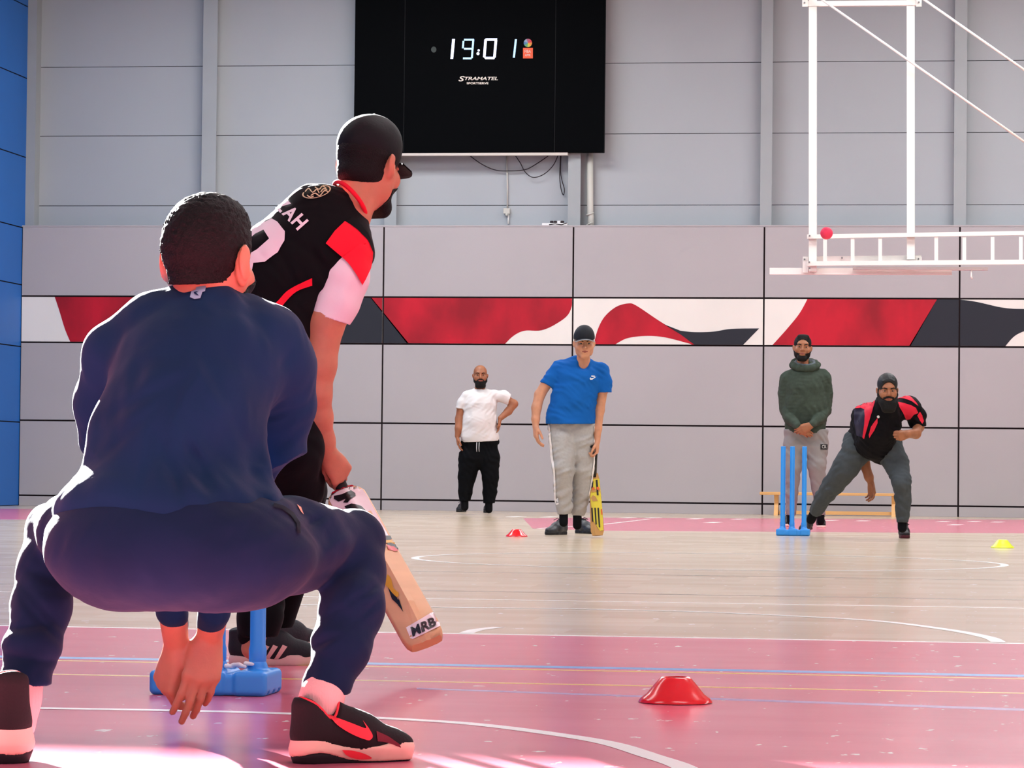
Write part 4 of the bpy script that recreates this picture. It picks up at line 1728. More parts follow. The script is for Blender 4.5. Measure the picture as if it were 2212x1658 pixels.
def white_man():
    J = Pose(38.3)
    b0 = FP(1028, 1111)
    root = empty('person', (b0[0], b0[1], 0), 'bald bearded person in white T-shirt and black trousers, hand on hip', 'person')
    SK = M['sk_brown']
    hd = Head(J(1037.5, 811), -FWD + UP * .02 + RT * .04, UP, 0, 1.08)
    hd.face_parts(root, dict(M, skin=SK), brow_m=M['hair_black'])
    bd = Shape(.012)
    hd.ell(bd, (0, .040, -.078), (.060, .056, .050))
    hd.cap(bd, (-.026, .058, -.110), (.026, .058, -.110), .033)
    for q in (-1, 1): hd.cap(bd, (q * .068, .012, -.012), (q * .056, .03, -.06), .010, .020)
    hd.cap(bd, (-.030, .080, -.050), (-.004, .093, -.041), .008, .007, k=.004)
    hd.cap(bd, (.030, .080, -.050), (.004, .093, -.041), .008, .007, k=.004)
    hd.cap(bd, (-.012, .10, -.058), (.012, .10, -.058), .010, k=.004, sub=True)
    bd.disp = waves(3, [.02, .013], .0015); bd.dmax = .003
    bd.mesh('beard', .005, M['hair_black'], root)
    hr = Shape(.01)                      # stubble round the back of the head
    hd.ell(hr, (0, -.020, .015), (.076, .090, .055))
    hr.cut(hd.w(0, -.022, 0), hd.d(0, 1, .3)); hr.cut(hd.w(0, 0, .065), hd.d(0, 0, 1)); hr.cut(hd.w(0, 0, -.04), hd.d(0, 0, -1))
    hr.mesh('hair', .006, M['hair_black'], root)
    WT = mat('white_cotton', '#d9d6d4', .85, .2, bump=.05, bscale=40)
    t = cloth_shape(61, .004)
    J.cap(t, (1037, 848, .0, 14), (1037, 870, .0, 34), .05, .75)
    J.cap(t, (1010, 854, .0, 11), (1066, 852, .0, 11), .05)
    J.chain(t, [(1037, 875, -.0, 35), (1036, 910, -.02, 35), (1036, 940, -.0, 38)], .04, .8)
    J.cap(t, (1028, 938, 0, 33), (1046, 944, 0, 31), .04, .85)
    for f_ in ((1062, 895, 1070, 925), (1050, 935, 1076, 930), (1052, 905, 1066, 945), (1068, 870, 1085, 868), (1004, 885, 1015, 900), (1040, 950, 1070, 940)):
        t.disp = addf(t.disp, fold(J(f_[0], f_[1], -.15), J(f_[2], f_[3], -.15), .03, .010))
    t.dmax = .022
    t.cut(J(1036, 953, 0), nrm(-UP + RT * .04))
    for pts, e, n in (([(1008, 857, .0, 12), (1000, 870, .0, 12.5), (992, 895, .0, 12.5)], J(995, 882, 0), -UP - RT * .15), ([(1068, 855, .0, 12), (1088, 856, .01, 13), (1110, 868, .02, 12)], J(1101, 861, .02), RT * .9 - UP * .3)):
        sl = Shape(.02); J.chain(sl, pts); sl.cut(e, n); t.add(sl, .02)
    hd.cap(t, (0, .0, -.05), (0, -.005, -.135), .058, .056, k=.01, sub=True)
    t.mesh('t_shirt', HV, WT, root)
    TB = mat('black_jogger_cloth', '#08090c', .85, .1, bump=.1, bscale=40)
    p = cloth_shape(62, .006)
    J.cap(p, (1026, 950, .0, 30), (1049, 950, .0, 29), .04, .8)
    J.cap(p, (1022, 985, .0, 30), (1053, 985, .0, 26), .04, .8)
    for pts, y in (([(1016, 990, 0, 26), (1008, 1030, 0, 19), (1005, 1060, 0, 15), (1004, 1084, 0, 12)], 1081), ([(1056, 990, 0, 24), (1059, 1030, -.02, 18), (1058, 1060, 0, 15), (1056, 1090, 0, 12)], 1086)):
        sl = Shape(.02); J.chain(sl, pts); sl.cut(J(pts[-1][0], y, 0), -UP); p.add(sl, .02)
        s_ = Shape(.01); J.cap(s_, (pts[-1][0], y - 8, 0, 8), (pts[-1][0], y + 14, 0, 8)); s_.mesh('sock', .008, BLKSOCK, root)
    p.cut(J(1036, 948, 0), UP)
    tr = p.mesh('trousers', HV, TB, root)
    b = Shape(.02)
    hd.skin(b, jaw=1.05, ear=.75)
    torso_under(J, b, hd, (1037, 842, .0, 11), (1037, 970, .0, 14))
    b.inner(t, .012); b.inner(p, .014)
    J.chain(b, [(1008, 858, .0, 7), (996, 878, .0, 8.6), (993, 905, 0, 9.6), (991, 925, -.04, 8.2), (988, 941, -.05, 5.6)], .02)
    hand(b, J(988, 943, -.05), -UP + RT * .10, RT, -FWD, curl=(.3, .35, .3), sc=1.0, thumb=(.6, .3))
    J.chain(b, [(1072, 858, .0, 7), (1094, 862, .02, 8.4), (1110, 872, .03, 8.8), (1098, 888, 0, 8.4), (1081, 903, -.06, 5.8)], .02)
    hand(b, J(1080, 904, -.06), -UP + RT * -.15 + FWD * .1, -RT, RT * .3 - FWD, curls=((.1, .3, .2),) * 4, sc=.95, thumb=(.4, .2))
    for x1 in (1004, 1056):
        J.cap(b, (x1, 1050, .0, 5), (x1, 1096, .0, 5), .01)
    b.mesh('body', .0065, SK, root)
    b = MB()
    for x in (1030, 1035):
        b.tube([J(x, 955, -.17), J(x - .5, 968, -.19), J(x, 975, -.18)], .004, mat('white_cord', '#dddddd', .7, .2), 6)
    b.build('drawstring', tr)
    for hx, tx, y in ((1003, 998, 1109), (1056, 1058, 1111)):
        h_ = FP(hx, y - 4.5)
        simple_shoe(root, h_, h_ + np.array([(tx - hx) * .02, -1, 0]), BS_, BS_, .30, high=.03)
    return root


def blue_man():
    J = Pose(26.4)
    b0 = FP(1238, 1158)
    root = empty('person', (b0[0], b0[1], 0), 'person in black cap, blue T-shirt and grey joggers walking forward with a bat', 'person')
    SK = M['sk_pale']
    hd = Head(J(1262, 742, -.12), -FWD + UP * -.06 + RT * .05, UP, 0, 1.04)
    hd.face_parts(root, dict(M, skin=SK), brow_m=mat('brown_brow', '#5a3a28', .8, .2))
    h = Shape(.01)
    hd.ell(h, (0, -.022, .020), (.077, .092, .07))
    h.cut(hd.w(0, -.005, 0), hd.d(0, 1, .1)); h.cut(hd.w(0, 0, -.05), hd.d(0, 0, -1))
    for q in (-1, 1): hd.ell(h, (q * .086, .0, -.016), (.024, .028, .04), .006, sub=True)
    h.mesh('hair', .006, mat('short_brown_hair', '#3a2a20', .8, .2), root)
    CP = mat('charcoal_cap', '#1e2026', .7, .25, bump=.1, bscale=120)
    c = Shape(.012)
    hd.ell(c, (0, -.008, .050), (.083, .102, .094))
    hd.ell(c, (0, .02, .085), (.062, .07, .058), .02)
    c.cut(hd.w(0, 0, .034), hd.d(0, -.05, -1))
    co = c.mesh('cap', .006, CP, root)
    rim = mat('pale_piping', '#9a9aa0', .6, .3)
    pk = MB(); mi = pk.mi(CP)
    edge = []
    rows = []
    for i in range(15):
        a = -1.2 + 2.4 * i / 14
        r_ = []
        for t in np.linspace(0, 1, 6):
            x = math.sin(a) * (.078 + .004 * t)
            r_.append(hd.w(x, .06 * math.cos(a) + .03 + t * .06 * max(0, math.cos(a * .9)) ** .6, .048 - .028 * (x / .08) ** 2 - t * .010 * math.cos(a)))
        rows.append(r_); edge.append(r_[-1])
    vt = [[pk.bm.verts.new(p) for p in r] for r in rows]
    vb = [[pk.bm.verts.new(p - hd.A[2] * .004) for p in r] for r in rows]
    for i in range(14):
        for j in range(5):
            pk.bm.faces.new((vt[i][j], vt[i][j + 1], vt[i + 1][j + 1], vt[i + 1][j])).smooth = True
            pk.bm.faces.new((vb[i][j], vb[i + 1][j], vb[i + 1][j + 1], vb[i][j + 1])).smooth = True
        pk.bm.faces.new((vt[i][5], vb[i][5], vb[i + 1][5], vt[i + 1][5]))
        pk.bm.faces.new((vt[i][0], vt[i + 1][0], vb[i + 1][0], vb[i][0]))
    po = pk.build('cap_peak', co)
    e = MB(); e.tube(edge, .0035, rim, 6); e.build('peak_edge', co)
    BL = mat('royal_blue_cotton', '#0b59a8', .85, .2, bump=.06, bscale=40)
    t = cloth_shape(71, .005)
    J.cap(t, (1254, 786, -.04, 20), (1250, 805, -.02, 44), .05, .7)
    J.cap(t, (1212, 798, .0, 20), (1296, 800, .0, 18), .05, .9)
    J.chain(t, [(1248, 820, -.02, 48), (1240, 860, -.02, 46), (1233, 905, .0, 49)], .04, .75)
    J.cap(t, (1218, 900, 0, 38), (1248, 905, 0, 36), .04, .8)
    for pts, e, n in (([(1208, 800, .0, 20), (1197, 815, .0, 19), (1172, 845, .0, 16)], J(1180, 830, 0), J(1157, 905, 0) - J(1200, 800, 0) - RT * .05), ([(1298, 802, .0, 18), (1303, 825, .0, 18), (1305, 862, .0, 17)], J(1305, 847, 0), -UP)):
        sl = Shape(.02); J.chain(sl, pts); sl.cut(e, n); t.add(sl, .02)
    t.cut(J(1233, 915, 0), -UP)
    for f_ in ((1195, 840, 1215, 870), (1280, 850, 1262, 880), (1190, 895, 1250, 890), (1200, 880, 1240, 905), (1190, 908, 1275, 900), (1205, 850, 1250, 890), (1270, 870, 1230, 900), (1205, 815, 1200, 840)):
        t.disp = addf(t.disp, fold(J(f_[0], f_[1], -.16), J(f_[2], f_[3], -.16), .03, .012))
    t.dmax = .026
    hd.cap(t, (0, .01, -.06), (0, .030, -.150), .060, .060, k=.01, sub=True)

    to = t.mesh('t_shirt', .0075, BL, root)
    bv = bvh_of(to)
    decal('chest_logo', [[(1273.5, 817), (1276, 814), (1275.5, 816.2), (1278, 816.8), (1288, 813.2), (1279, 819.6), (1275, 819.8)], [(1277, 811), (1285, 811.5), (1284, 813.6), (1277, 813.4)]], bv, mat('white_print', '#eeeeee', .6, .3), to, .003, res=3)
    GR = mat('grey_marl_fleece', '#a8a5a2', .9, .2, bump=.1, bscale=60, var=.04, vscale=60)
    WS_ = mat('white_side_panel', '#efe9e4', .85, .2)
    p = cloth_shape(72, .006)
    J.cap(p, (1216, 915, .02, 33), (1254, 918, .02, 33), .04, .8)
    J.cap(p, (1218, 945, .02, 30), (1252, 948, .02, 34), .04, .8)
    for pts, y in (([(1214, 950, .0, 29), (1217, 1010, -.05, 23.5), (1216, 1060, .0, 19.5), (1219, 1095, .03, 17), (1219, 1112, .03, 12.5)], 1109), ([(1256, 955, .04, 30), (1259, 1010, .05, 24.5), (1257, 1060, .10, 20.5), (1250, 1100, .14, 16), (1248, 1118, .14, 12)], 1114)):
        sl = Shape(.02); J.chain(sl, pts); sl.cut(J(pts[-1][0], y, .1), -UP); p.add(sl, .02)
    for f_ in ((1238, 930, 1225, 975), (1238, 1000, 1238, 1080), (1200, 1085, 1235, 1095), (1240, 1095, 1268, 1100), (1205, 1010, 1235, 1000), (1245, 1015, 1275, 1005), (1205, 1060, 1232, 1070)):
        p.disp = addf(p.disp, fold(J(f_[0], f_[1], -.1), J(f_[2], f_[3], -.1), .03, .010))
    p.dmax = .026
    p.cut(J(1236, 910, 0), UP)
    tr = p.mesh('joggers', .0075, GR, root)
    b = Shape(.02)
    hd.skin(b, ear=.75)
    torso_under(J, b, hd, (1259, 782, -.05, 14.5), (1236, 930, .03, 18))
    b.inner(t, .012); b.inner(p, .014)
    J.chain(b, [(1204, 802, .0, 9), (1182, 826, .0, 12), (1166, 852, .0, 11.6), (1159, 880, -.03, 10.8), (1157, 905, -.05, 8.8), (1157, 920, -.06, 6.8)], .015)
    hand(b, J(1157, 919, -.06), -UP + RT * .04, RT + FWD * .4, -FWD + RT * .3, curl=(.35, .4, .3), sc=1.02, thumb=(.6, .3))
    J.chain(b, [(1296, 804, .0, 9), (1302, 840, .0, 11.4), (1295, 885, .02, 10.6), (1291, 925, .0, 8.8), (1290, 952, -.02, 6.6)], .02)
    hand(b, J(1290, 952, -.02), -UP + RT * -.02, -RT + FWD * .2, -FWD, curls=((.7, 1.0, .8),) * 4, sc=.98, thumb=(.5, .5), th_curl=.5)
    for x2, y2, dd in ((1218, 1095, .03), (1248, 1100, .14)):
        J.cap(b, (x2, y2, dd, 7), (x2, y2 + 30, dd, 7), .01)
    b.mesh('body', .0055, SK, root)
    bv = bvh_of(tr)
    decal('side_stripe', [[(1185, 918), (1188, 918), (1195, 985), (1200, 1020), (1202, 1090), (1199, 1090), (1196, 1020), (1190, 985)]], bv, WS_, tr, .004, res=4)
    decal('side_stripe', [[(1283, 920), (1286, 920), (1284, 1000), (1279, 1040), (1273, 1075), (1270, 1073), (1276, 1040), (1281, 1000)]], bv, WS_, tr, .004, res=4)
    decal('thigh_logo', [[(1274, 964), (1277, 961), (1281, 961), (1279, 964), (1281, 965), (1276, 967)]], bv, BS_, tr, .003, res=3)
    for x, y0, y1, dd in ((1217.5, 1104, 1128, .03), (1247, 1110, 1134, .14)):
        s_ = Shape(.01); J.cap(s_, (x, y0, dd, 9.5), (x, y1, dd, 9.5)); s_.mesh('sock', .006, BLKSOCK, root)
    GB = mat('black_grey_trainer', '#1a1b20', .5, .4, bump=.2, bscale=60, col2='#34363c', vscale=30)
    h_ = FP(1221, 1154)
    simple_shoe(root, h_, h_ + np.array([-.42, -1, 0]), GB, BS_, .31, up=(0, -.10, 1))
    h_ = FP(1246, 1151)
    simple_shoe(root, h_, h_ + np.array([.75, -1, 0]), GB, BS_, .31)
    return root


def hood_man():
    J = Pose(30.2)
    b0 = FP(1735, 1143)
    root = empty('person', (b0[0], b0[1], 0), 'person in dark green hoodie and grey joggers standing with hands clasped behind blue stumps', 'person')
    SK = M['sk_brown']
    hd = Head(J(1733.5, 751, -.02), -FWD + UP * .05 + RT * -.06, UP, .06, 1.05)
    hd.face_parts(root, dict(M, skin=SK), brow_m=M['hair_black'])
    h = Shape(.012)
    hd.ell(h, (0, -.014, .040), (.078, .097, .082))
    hd.cap(h, (-.030, .040, .094), (.030, .040, .094), .022, k=.02)
    hd.ell(h, (0, .105, .010), (.074, .050, .070), .012, sub=True)
    h.cut(hd.w(0, .03, -.015), hd.d(0, .8, -1)); h.cut(hd.w(0, 0, -.055), hd.d(0, 0, -1))
    for q in (-1, 1): hd.ell(h, (q * .090, .0, -.016), (.024, .028, .045), .006, sub=True)
    h.disp = waves(8, [.02, .012], .0012); h.dmax = .003
    h.mesh('hair', .006, M['hair_black'], root)
    bd = Swell(.02)
    hd.skin(bd, face=False)
    bd.cut(hd.w(0, .02, -.030), hd.d(0, .38, 1)); bd.cut(hd.w(0, .008, 0), hd.d(0, -1, .05)); bd.cut(hd.w(0, .02, -.112), hd.d(0, -.3, -1))
    hd.cap(bd, (-.022, .068, -.100), (.022, .068, -.100), .021, k=.012)
    hd.cap(bd, (-.016, .092, -.056), (.016, .092, -.056), .014, k=.004, sub=True)
    for q in (-1, 1): hd.cap(bd, (q * .026, .081, -.056), (q * .005, .090, -.044), .006, .006, k=.004)
    bd.mesh('beard', .005, M['hair_black'], root)
    HG = mat('dark_green_fleece', '#39433a', .9, .2, bump=.12, bscale=50, var=.08, vscale=40)
    HL = mat('grey_hood_lining', '#5a6168', .9, .2)
    t = cloth_shape(81, .005)
    J.cap(t, (1738, 800, .0, 25), (1739, 830, .02, 42), .05, .8)
    J.cap(t, (1706, 816, .02, 17), (1774, 812, .02, 17), .05)
    J.chain(t, [(1739, 840, 0, 44), (1740, 880, .0, 45), (1739, 922, .0, 44)], .04, .7)
    J.chain(t, [(1702, 820, .02, 18), (1697, 850, .03, 16.5), (1698, 882, .02, 15), (1706, 903, -.08, 13), (1722, 919, -.20, 9.5)], .007)
    J.chain(t, [(1778, 818, .02, 18), (1783, 850, .03, 16), (1781, 885, .02, 15), (1770, 903, -.10, 13), (1755, 916, -.21, 9.5)], .007)
    for f_ in ((1712, 850, 1714, 890), (1767, 850, 1764, 895), (1700, 890, 1716, 905), (1780, 890, 1760, 908), (1720, 900, 1700, 925), (1760, 905, 1780, 922), (1695, 860, 1706, 880), (1700, 830, 1712, 860), (1715, 925, 1765, 926)):
        t.disp = addf(t.disp, fold(J(f_[0], f_[1], -.2), J(f_[2], f_[3], -.2), .04, .014))
    t.dmax = .028
    t.cut(J(1738, 934, 0), nrm(-UP))
    hd.cap(t, (0, .0, -.07), (0, .0, -.15), .062, .066, k=.01, sub=True)
    to = t.mesh('hoodie', .008, HG, root)
    # hood lying round the neck
    k = Shape(.02)
    ring = []
    for a in np.linspace(0, 2 * math.pi, 13):
        ring.append(J(1739, 788 - 8 * math.cos(a), .0) + RT * math.sin(a) * .112 + FWD * math.cos(a) * .085)
    for p_, q_ in zip(ring, ring[1:]): k.cap(p_, q_, .030, .030, .02)
    k.cap(ring[0], ring[-2], .045, .045, .03)
    k.disp = waves(88, [.07, .05], .004); k.dmax = .01
    ho = k.mesh('hood', .008, HG, to)
    lin_ = Shape(.01)
    for p_, q_ in zip(ring, ring[1:]):
        c_ = J(1739, 782, 0)
        lin_.cap(p_ + (c_ - p_) * .20 + UP * .010, q_ + (c_ - q_) * .20 + UP * .010, .020, .020)
    lin_.mesh('hood_lining', .007, HL, ho)
    GR = mat('warm_grey_joggers', '#8a8585', .9, .2, bump=.1, bscale=50)
    p = cloth_shape(82, .006)
    J.cap(p, (1718, 932, .0, 25), (1763, 932, .0, 26), .04, .9)
    J.cap(p, (1716, 960, .0, 24), (1765, 960, .0, 25), .04, .9)
    for pts in ([(1715, 965, .0, 22), (1713, 1010, -.03, 18), (1710, 1060, .0, 14), (1709, 1095, .02, 11.5), (1708, 1116, .02, 10)], [(1765, 965, .0, 24), (1764, 1005, -.03, 20), (1768, 1055, .0, 14.5), (1772, 1095, .02, 11.5), (1773, 1116, .02, 10)]):
        sl = Shape(.02); J.chain(sl, pts); sl.cut(J(pts[-1][0], 1112, 0), -UP); p.add(sl, .02)
        s_ = Shape(.01); J.cap(s_, (pts[-1][0], 1104, 0.02, 8), (pts[-1][0], 1126, 0.02, 8)); s_.mesh('sock', .008, BLKSOCK, root)
    p.cut(J(1738, 926, 0), UP)
    tr = p.mesh('joggers', HV, GR, root)
    b = Shape(.02)
    hd.skin(b, ear=.75)
    torso_under(J, b, hd, (1736, 792, .0, 14), (1738, 945, .0, 18))
    b.inner(t, .014); b.inner(p, .014)
    J.cap(b, (1715, 912, -.15, 6), (1722, 921, -.20, 6), .01)
    J.cap(b, (1762, 910, -.16, 6), (1753, 918, -.22, 6), .01)
    hand(b, J(1722, 921, -.20), RT * .9 - UP * .6 - FWD * .1, FWD + UP * .2, RT * .4 + UP * .5, curl=(.3, .4, .3), sc=.98, thumb=(.3, .2), spread=0)
    hand(b, J(1753, 918, -.22), -RT * .9 - UP * .45 - FWD * .10, FWD + UP * .2, UP * .6 - RT * .2, curl=(.35, .5, .4), sc=1.0, thumb=(.3, .2), spread=0)
    for x2 in (1708, 1773):
        J.cap(b, (x2, 1095, .02, 6), (x2, 1125, .02, 6), .01)
    b.mesh('body', .006, SK, root)
    bv = bvh_of(tr)
    pa = decal('thigh_patch', [[(1772, 959), (1787, 959), (1787, 970.5), (1772, 970.5)]], bv, BS_, tr, .004, res=4)
    vv = text_quad('CK', ((1775, 968), (1784, 968), (1784, 961), (1775, 961)))
    decal('patch_letters', None, bv, mat('pale_print', '#d8d4d0', .6, .3), pa, .007, tris=vv, res=3)
    SHO = mat('black_trainer_upper', '#1a181a', .6, .3)
    SOLW = mat('pale_sole', '#e8d2c6', .5, .3)
    h_ = FP(1707, 1136)
    simple_shoe(root, h_, h_ + np.array([-.20, -1, 0]), SHO, SOLW, .28)
    h_ = FP(1771, 1139)
    simple_shoe(root, h_, h_ + np.array([.12, -1, 0]), SHO, SOLW, .28)
    return root


def bowler():
    J = Pose(26.9)
    b0 = FP(1850, 1158)
    root = empty('person', (b0[0], b0[1], 0), 'bearded person in red and black jacket lunging forward after bowling', 'person')
    SK = M['sk_brown']
    hd = Head(J(1917, 843, -.42), -FWD + UP * -.10 + RT * .02, UP, 0, 1.04)
    hd.face_parts(root, dict(M, skin=SK), brow_m=M['hair_black'])
    h = Shape(.012)
    hd.ell(h, (0, -.010, .050), (.080, .100, .088))
    hd.ell(h, (0, .100, .005), (.064, .06, .075), .012, sub=True)
    h.cut(hd.w(0, .03, -.01), hd.d(0, 1, -1)); h.cut(hd.w(0, 0, -.055), hd.d(0, 0, -1))
    for q in (-1, 1):
        hd.ell(h, (q * .090, .0, -.016), (.024, .028, .045), .006, sub=True)
    for i in range(-3, 4):      # combed back strands
        hd.cap(h, (i * .014, .07, .098 - abs(i) * .006), (i * .016, -.05, .126 - abs(i) * .008), .007, .009, k=.008)
    h.mesh('hair', .005, mat('combed_black_hair', '#101114', .5, .35, bump=.4, bscale=150), root)
    bd = Shape(.012)
    hd.cap(bd, (-.032, .066, -.098), (.032, .066, -.098), .036)
    hd.cap(bd, (-.022, .075, -.135), (.022, .075, -.135), .034, k=.02)
    for q in (-1, 1):
        hd.cap(bd, (q * .066, .015, -.035), (q * .046, .050, -.085), .014, .030)
        hd.cap(bd, (q * .072, .004, .010), (q * .066, .015, -.035), .008, .014)
        hd.cap(bd, (q * .034, .080, -.052), (q * .004, .092, -.043), .009, .009, k=.004)
    hd.cap(bd, (-.010, .100, -.060), (.010, .100, -.060), .008, k=.004, sub=True)
    bd.disp = waves(13, [.02, .013], .0015); bd.dmax = .003
    bd.mesh('beard', .005, M['hair_black'], root)
    JB = mat('black_jacket', '#0b080d', .8, .15, bump=.08, bscale=40)
    RJ = mat('crimson_jacket_panel', '#d81b38', .7, .3, bump=.06, bscale=40)
    NV = mat('dark_purple_panel', '#1f1830', .7, .3)
    t = cloth_shape(91, .006)
    J.cap(t, (1914, 882, -.22, 30), (1900, 915, -.12, 42), .05, .9)
    J.cap(t, (1866, 892, .0, 20), (1960, 880, -.10, 24), .06)
    J.cap(t, (1903, 915, -.14, 42), (1890, 950, .0, 44), .06, .9)
    J.cap(t, (1868, 905, .02, 26), (1862, 965, .12, 24), .05)
    J.chain(t, [(1856, 898, .05, 17), (1852, 940, .15, 18), (1860, 985, .20, 18)], .03)
    sl = Shape(.02); J.chain(sl, [(1966, 880, -.08, 23), (1980, 898, -.04, 20), (1984, 930, -.05, 17)]); sl.cut(J(1985, 922, 0), -UP + RT * .15); t.add(sl, .03)
    t.cut(J(1870, 1002, 0), nrm(-UP - RT * .15))
    J.cap(t, (1890, 950, .05, 38), (1905, 968, .08, 34), .04, .9)
    for f_ in ((1885, 890, 1868, 960), (1900, 900, 1880, 960), (1935, 900, 1925, 950), (1960, 900, 1975, 915), (1855, 920, 1862, 970), (1945, 880, 1970, 890)):
        t.disp = addf(t.disp, fold(J(f_[0], f_[1], -.3), J(f_[2], f_[3], -.2), .04, .014))
    t.dmax = .03
    hd.ell(t, (0, .03, -.04), (.085, .10, .085), .01, sub=True)

    to = t.mesh('jacket', .0075, JB, root)
    bv = bvh_of(to)
    Z = lambda pts: [(1800 + x / 5.527, 790 + y / 5.527) for x, y in pts]
    decal('jacket_panel', [Z([(262, 505), (330, 450), (430, 400), (505, 365), (500, 430), (470, 530), (430, 660), (395, 780), (370, 870), (352, 850), (372, 700), (380, 600), (372, 520), (330, 500)]),
                           Z([(528, 622), (532, 680), (490, 770), (432, 860), (425, 820), (450, 730), (490, 670)])], bv, RJ, to, .004, res=5)
    decal('jacket_panel', [Z([(770, 312), (850, 330), (930, 375), (990, 440), (1012, 480), (930, 420), (850, 392), (765, 385)]),
                           Z([(768, 432), (850, 445), (930, 470), (985, 500), (1010, 560), (960, 580), (920, 630), (870, 640), (830, 560), (785, 490)]),
                           Z([(1030, 545), (1060, 590), (1078, 660), (1060, 690), (1030, 650), (1000, 590)])], bv, RJ, to, .004, res=5)
    decal('jacket_panel', [Z([(250, 520), (330, 505), (372, 520), (380, 600), (370, 720), (350, 850), (280, 830), (250, 650)])], bv, NV, to, .003, res=5)
    decal('chest_badge', [[(1800 + (540 + 16 * math.cos(a)) / 5.527, 790 + (605 + 18 * math.sin(a)) / 5.527) for a in np.linspace(0, 6.28, 12)[:-1]]], bv, mat('white_badge', '#e6e2e2', .5, .3), to, .006, res=3)
    GR = mat('charcoal_joggers', '#42484c', .9, .2, bump=.1, bscale=50, var=.05, vscale=30)
    p = cloth_shape(92, .007)
    J.cap(p, (1858, 950, .12, 27), (1918, 955, .06, 27), .05)
    J.cap(p, (1850, 962, .15, 28), (1920, 968, .06, 30), .05)
    J.cap(p, (1834, 945, .16, 12), (1860, 960, .16, 20), .03)
    for pts, e, n in (([(1850, 972, .12, 31), (1830, 1005, .15, 29), (1800, 1046, .3, 23), (1778, 1075, .45, 18), (1760, 1108, .62, 13)], J(1762, 1106, .6), J(1762, 1106, .6) - J(1795, 1055, .3)), ([(1918, 968, .05, 31), (1936, 1000, .0, 27), (1948, 1040, -.12, 20.5), (1951, 1085, -.05, 17), (1949, 1132, .0, 13)], J(1949, 1127, 0), -UP)):
        sl = Shape(.02); J.chain(sl, pts); sl.cut(e, n); p.add(sl, .03)
    for f_ in ((1830, 960, 1850, 1000), (1820, 985, 1850, 1010), (1800, 1030, 1830, 1040), (1780, 1060, 1800, 1080), (1930, 1040, 1960, 1035), (1938, 1100, 1960, 1095), (1930, 985, 1950, 1010), (1765, 1085, 1780, 1100)):
        p.disp = addf(p.disp, fold(J(f_[0], f_[1], -.05), J(f_[2], f_[3], -.05), .035, .012))
    p.dmax = .03
    p.mesh('joggers', HV, GR, root)
    b = Shape(.02)
    hd.skin(b, ear=.75)
    b.cap(hd.w(0, -.02, -.03), J(1914, 885, -.18), .056, .075, .04)
    J.chain(b, [(1912, 890, -.18, 18), (1900, 940, .0, 20), (1886, 975, .1, 20)], .03)
    b.inner(t, .014); b.inner(p, .014)
    J.chain(b, [(1975, 890, -.08, 9), (1984, 922, -.05, 11.5), (1978, 936, -.18, 11), (1960, 937, -.30, 8.5)], .02)
    hand(b, J(1962, 938, -.28), RT * -.75 - UP * .15 - FWD * .4, FWD * .6 - UP * .6, UP + FWD * -.2, curls=((1.1, 1.3, .8),) * 4, sc=1.02, thumb=(.2, .9), th_curl=.9, spread=0)
    J.chain(b, [(1858, 930, .15, 9), (1860, 960, .2, 10), (1867, 1000, .22, 11.5), (1877, 1030, .2, 9.4), (1881, 1041, .2, 6.8)], .02)
    hand(b, J(1881, 1041, .2), -UP + RT * .10, -RT * .8 - FWD * .5, RT * .6 - FWD * .7, curl=(.45, .5, .4), sc=1.0, thumb=(.6, .3))
    J.cap(b, (1765, 1095, .58, 8), (1755, 1118, .66, 7.5), .01)
    J.cap(b, (1949, 1115, .0, 8), (1949, 1138, .0, 8), .01)
    b.mesh('body', .006, SK, root)
    for a_, c_ in (((1763, 1098, .6, 10), (1752, 1122, .68, 10)), ((1949, 1118, .0, 10), (1949, 1140, .0, 10))):
        s_ = Shape(.01); J.cap(s_, a_, c_); s_.mesh('sock', .006, BLKSOCK, root)
    SHB = mat('black_bowling_shoe', '#1b1418', .6, .3, bump=.1, bscale=80)
    DR = mat('dark_red_sole', '#4a1220', .5, .3)
    h_ = FP(1750, 1151)
    toe_ = h_ + np.array([-.25, -1.0, 0])
    simple_shoe(root, h_ + np.array([0, 0, .035]), toe_ + np.array([0, 0, -.05]), SHB, DR, .27, up=(0, -.1, 1), high=.03)
    h_ = FP(1950, 1161)
    simple_shoe(root, h_, h_ + np.array([.10, -1, 0]), SHB, DR, .29, high=.03)
    return root


white_man(); blue_man(); hood_man(); bowler()

# bat at the walking batter's side: edge on, blade down with stickers
J = Pose(26.45)
bt2 = empty('cricket_bat', tuple(J(1289, 960, 0)), 'cricket bat with yellow and black stickers standing beside the grey joggers', 'cricket bat')
BD = mat('bat_wood_dark', '#b98a4e', .5, .4)
YL = mat('bat_yellow', '#d8c53a', .4, .4)
OR = mat('bat_orange', '#d8612a', .4, .4)
KB = mat('bat_black', '#1b1815', .4, .4)
b = MB()
top, tip = J(1283.5, 1022, .02), J(1291, 1156, -.05)
D_ = nrm(tip - top); S_ = nrm(RT - D_ * (RT @ D_)); N_ = np.cross(S_, D_)
mi = b.mi(BD)
rings = []
for t, w_ in ((0, .030), (.10, .040), (.35, .046), (.7, .052), (.93, .054), (1.0, .042)):
    c = top + D_ * np.linalg.norm(tip - top) * t
    rg = .02 + .03 * min(1, t * 1.6) * (1 if t < .9 else .5)
    rings.append([b.bm.verts.new(c + S_ * x * w_ + N_ * y) for x, y in ((-1, -.008), (-1, .012), (-.2, rg), (.2, rg), (1, .012), (1, -.008), (.4, -.012), (-.4, -.012))])
for A, B_ in zip(rings, rings[1:]):
    for i in range(8): b.bm.faces.new((A[i], A[(i + 1) % 8], B_[(i + 1) % 8], B_[i])).material_index = mi
b.bm.faces.new(rings[0][::-1]); b.bm.faces.new(rings[-1])
bl = b.build('blade', bt2)
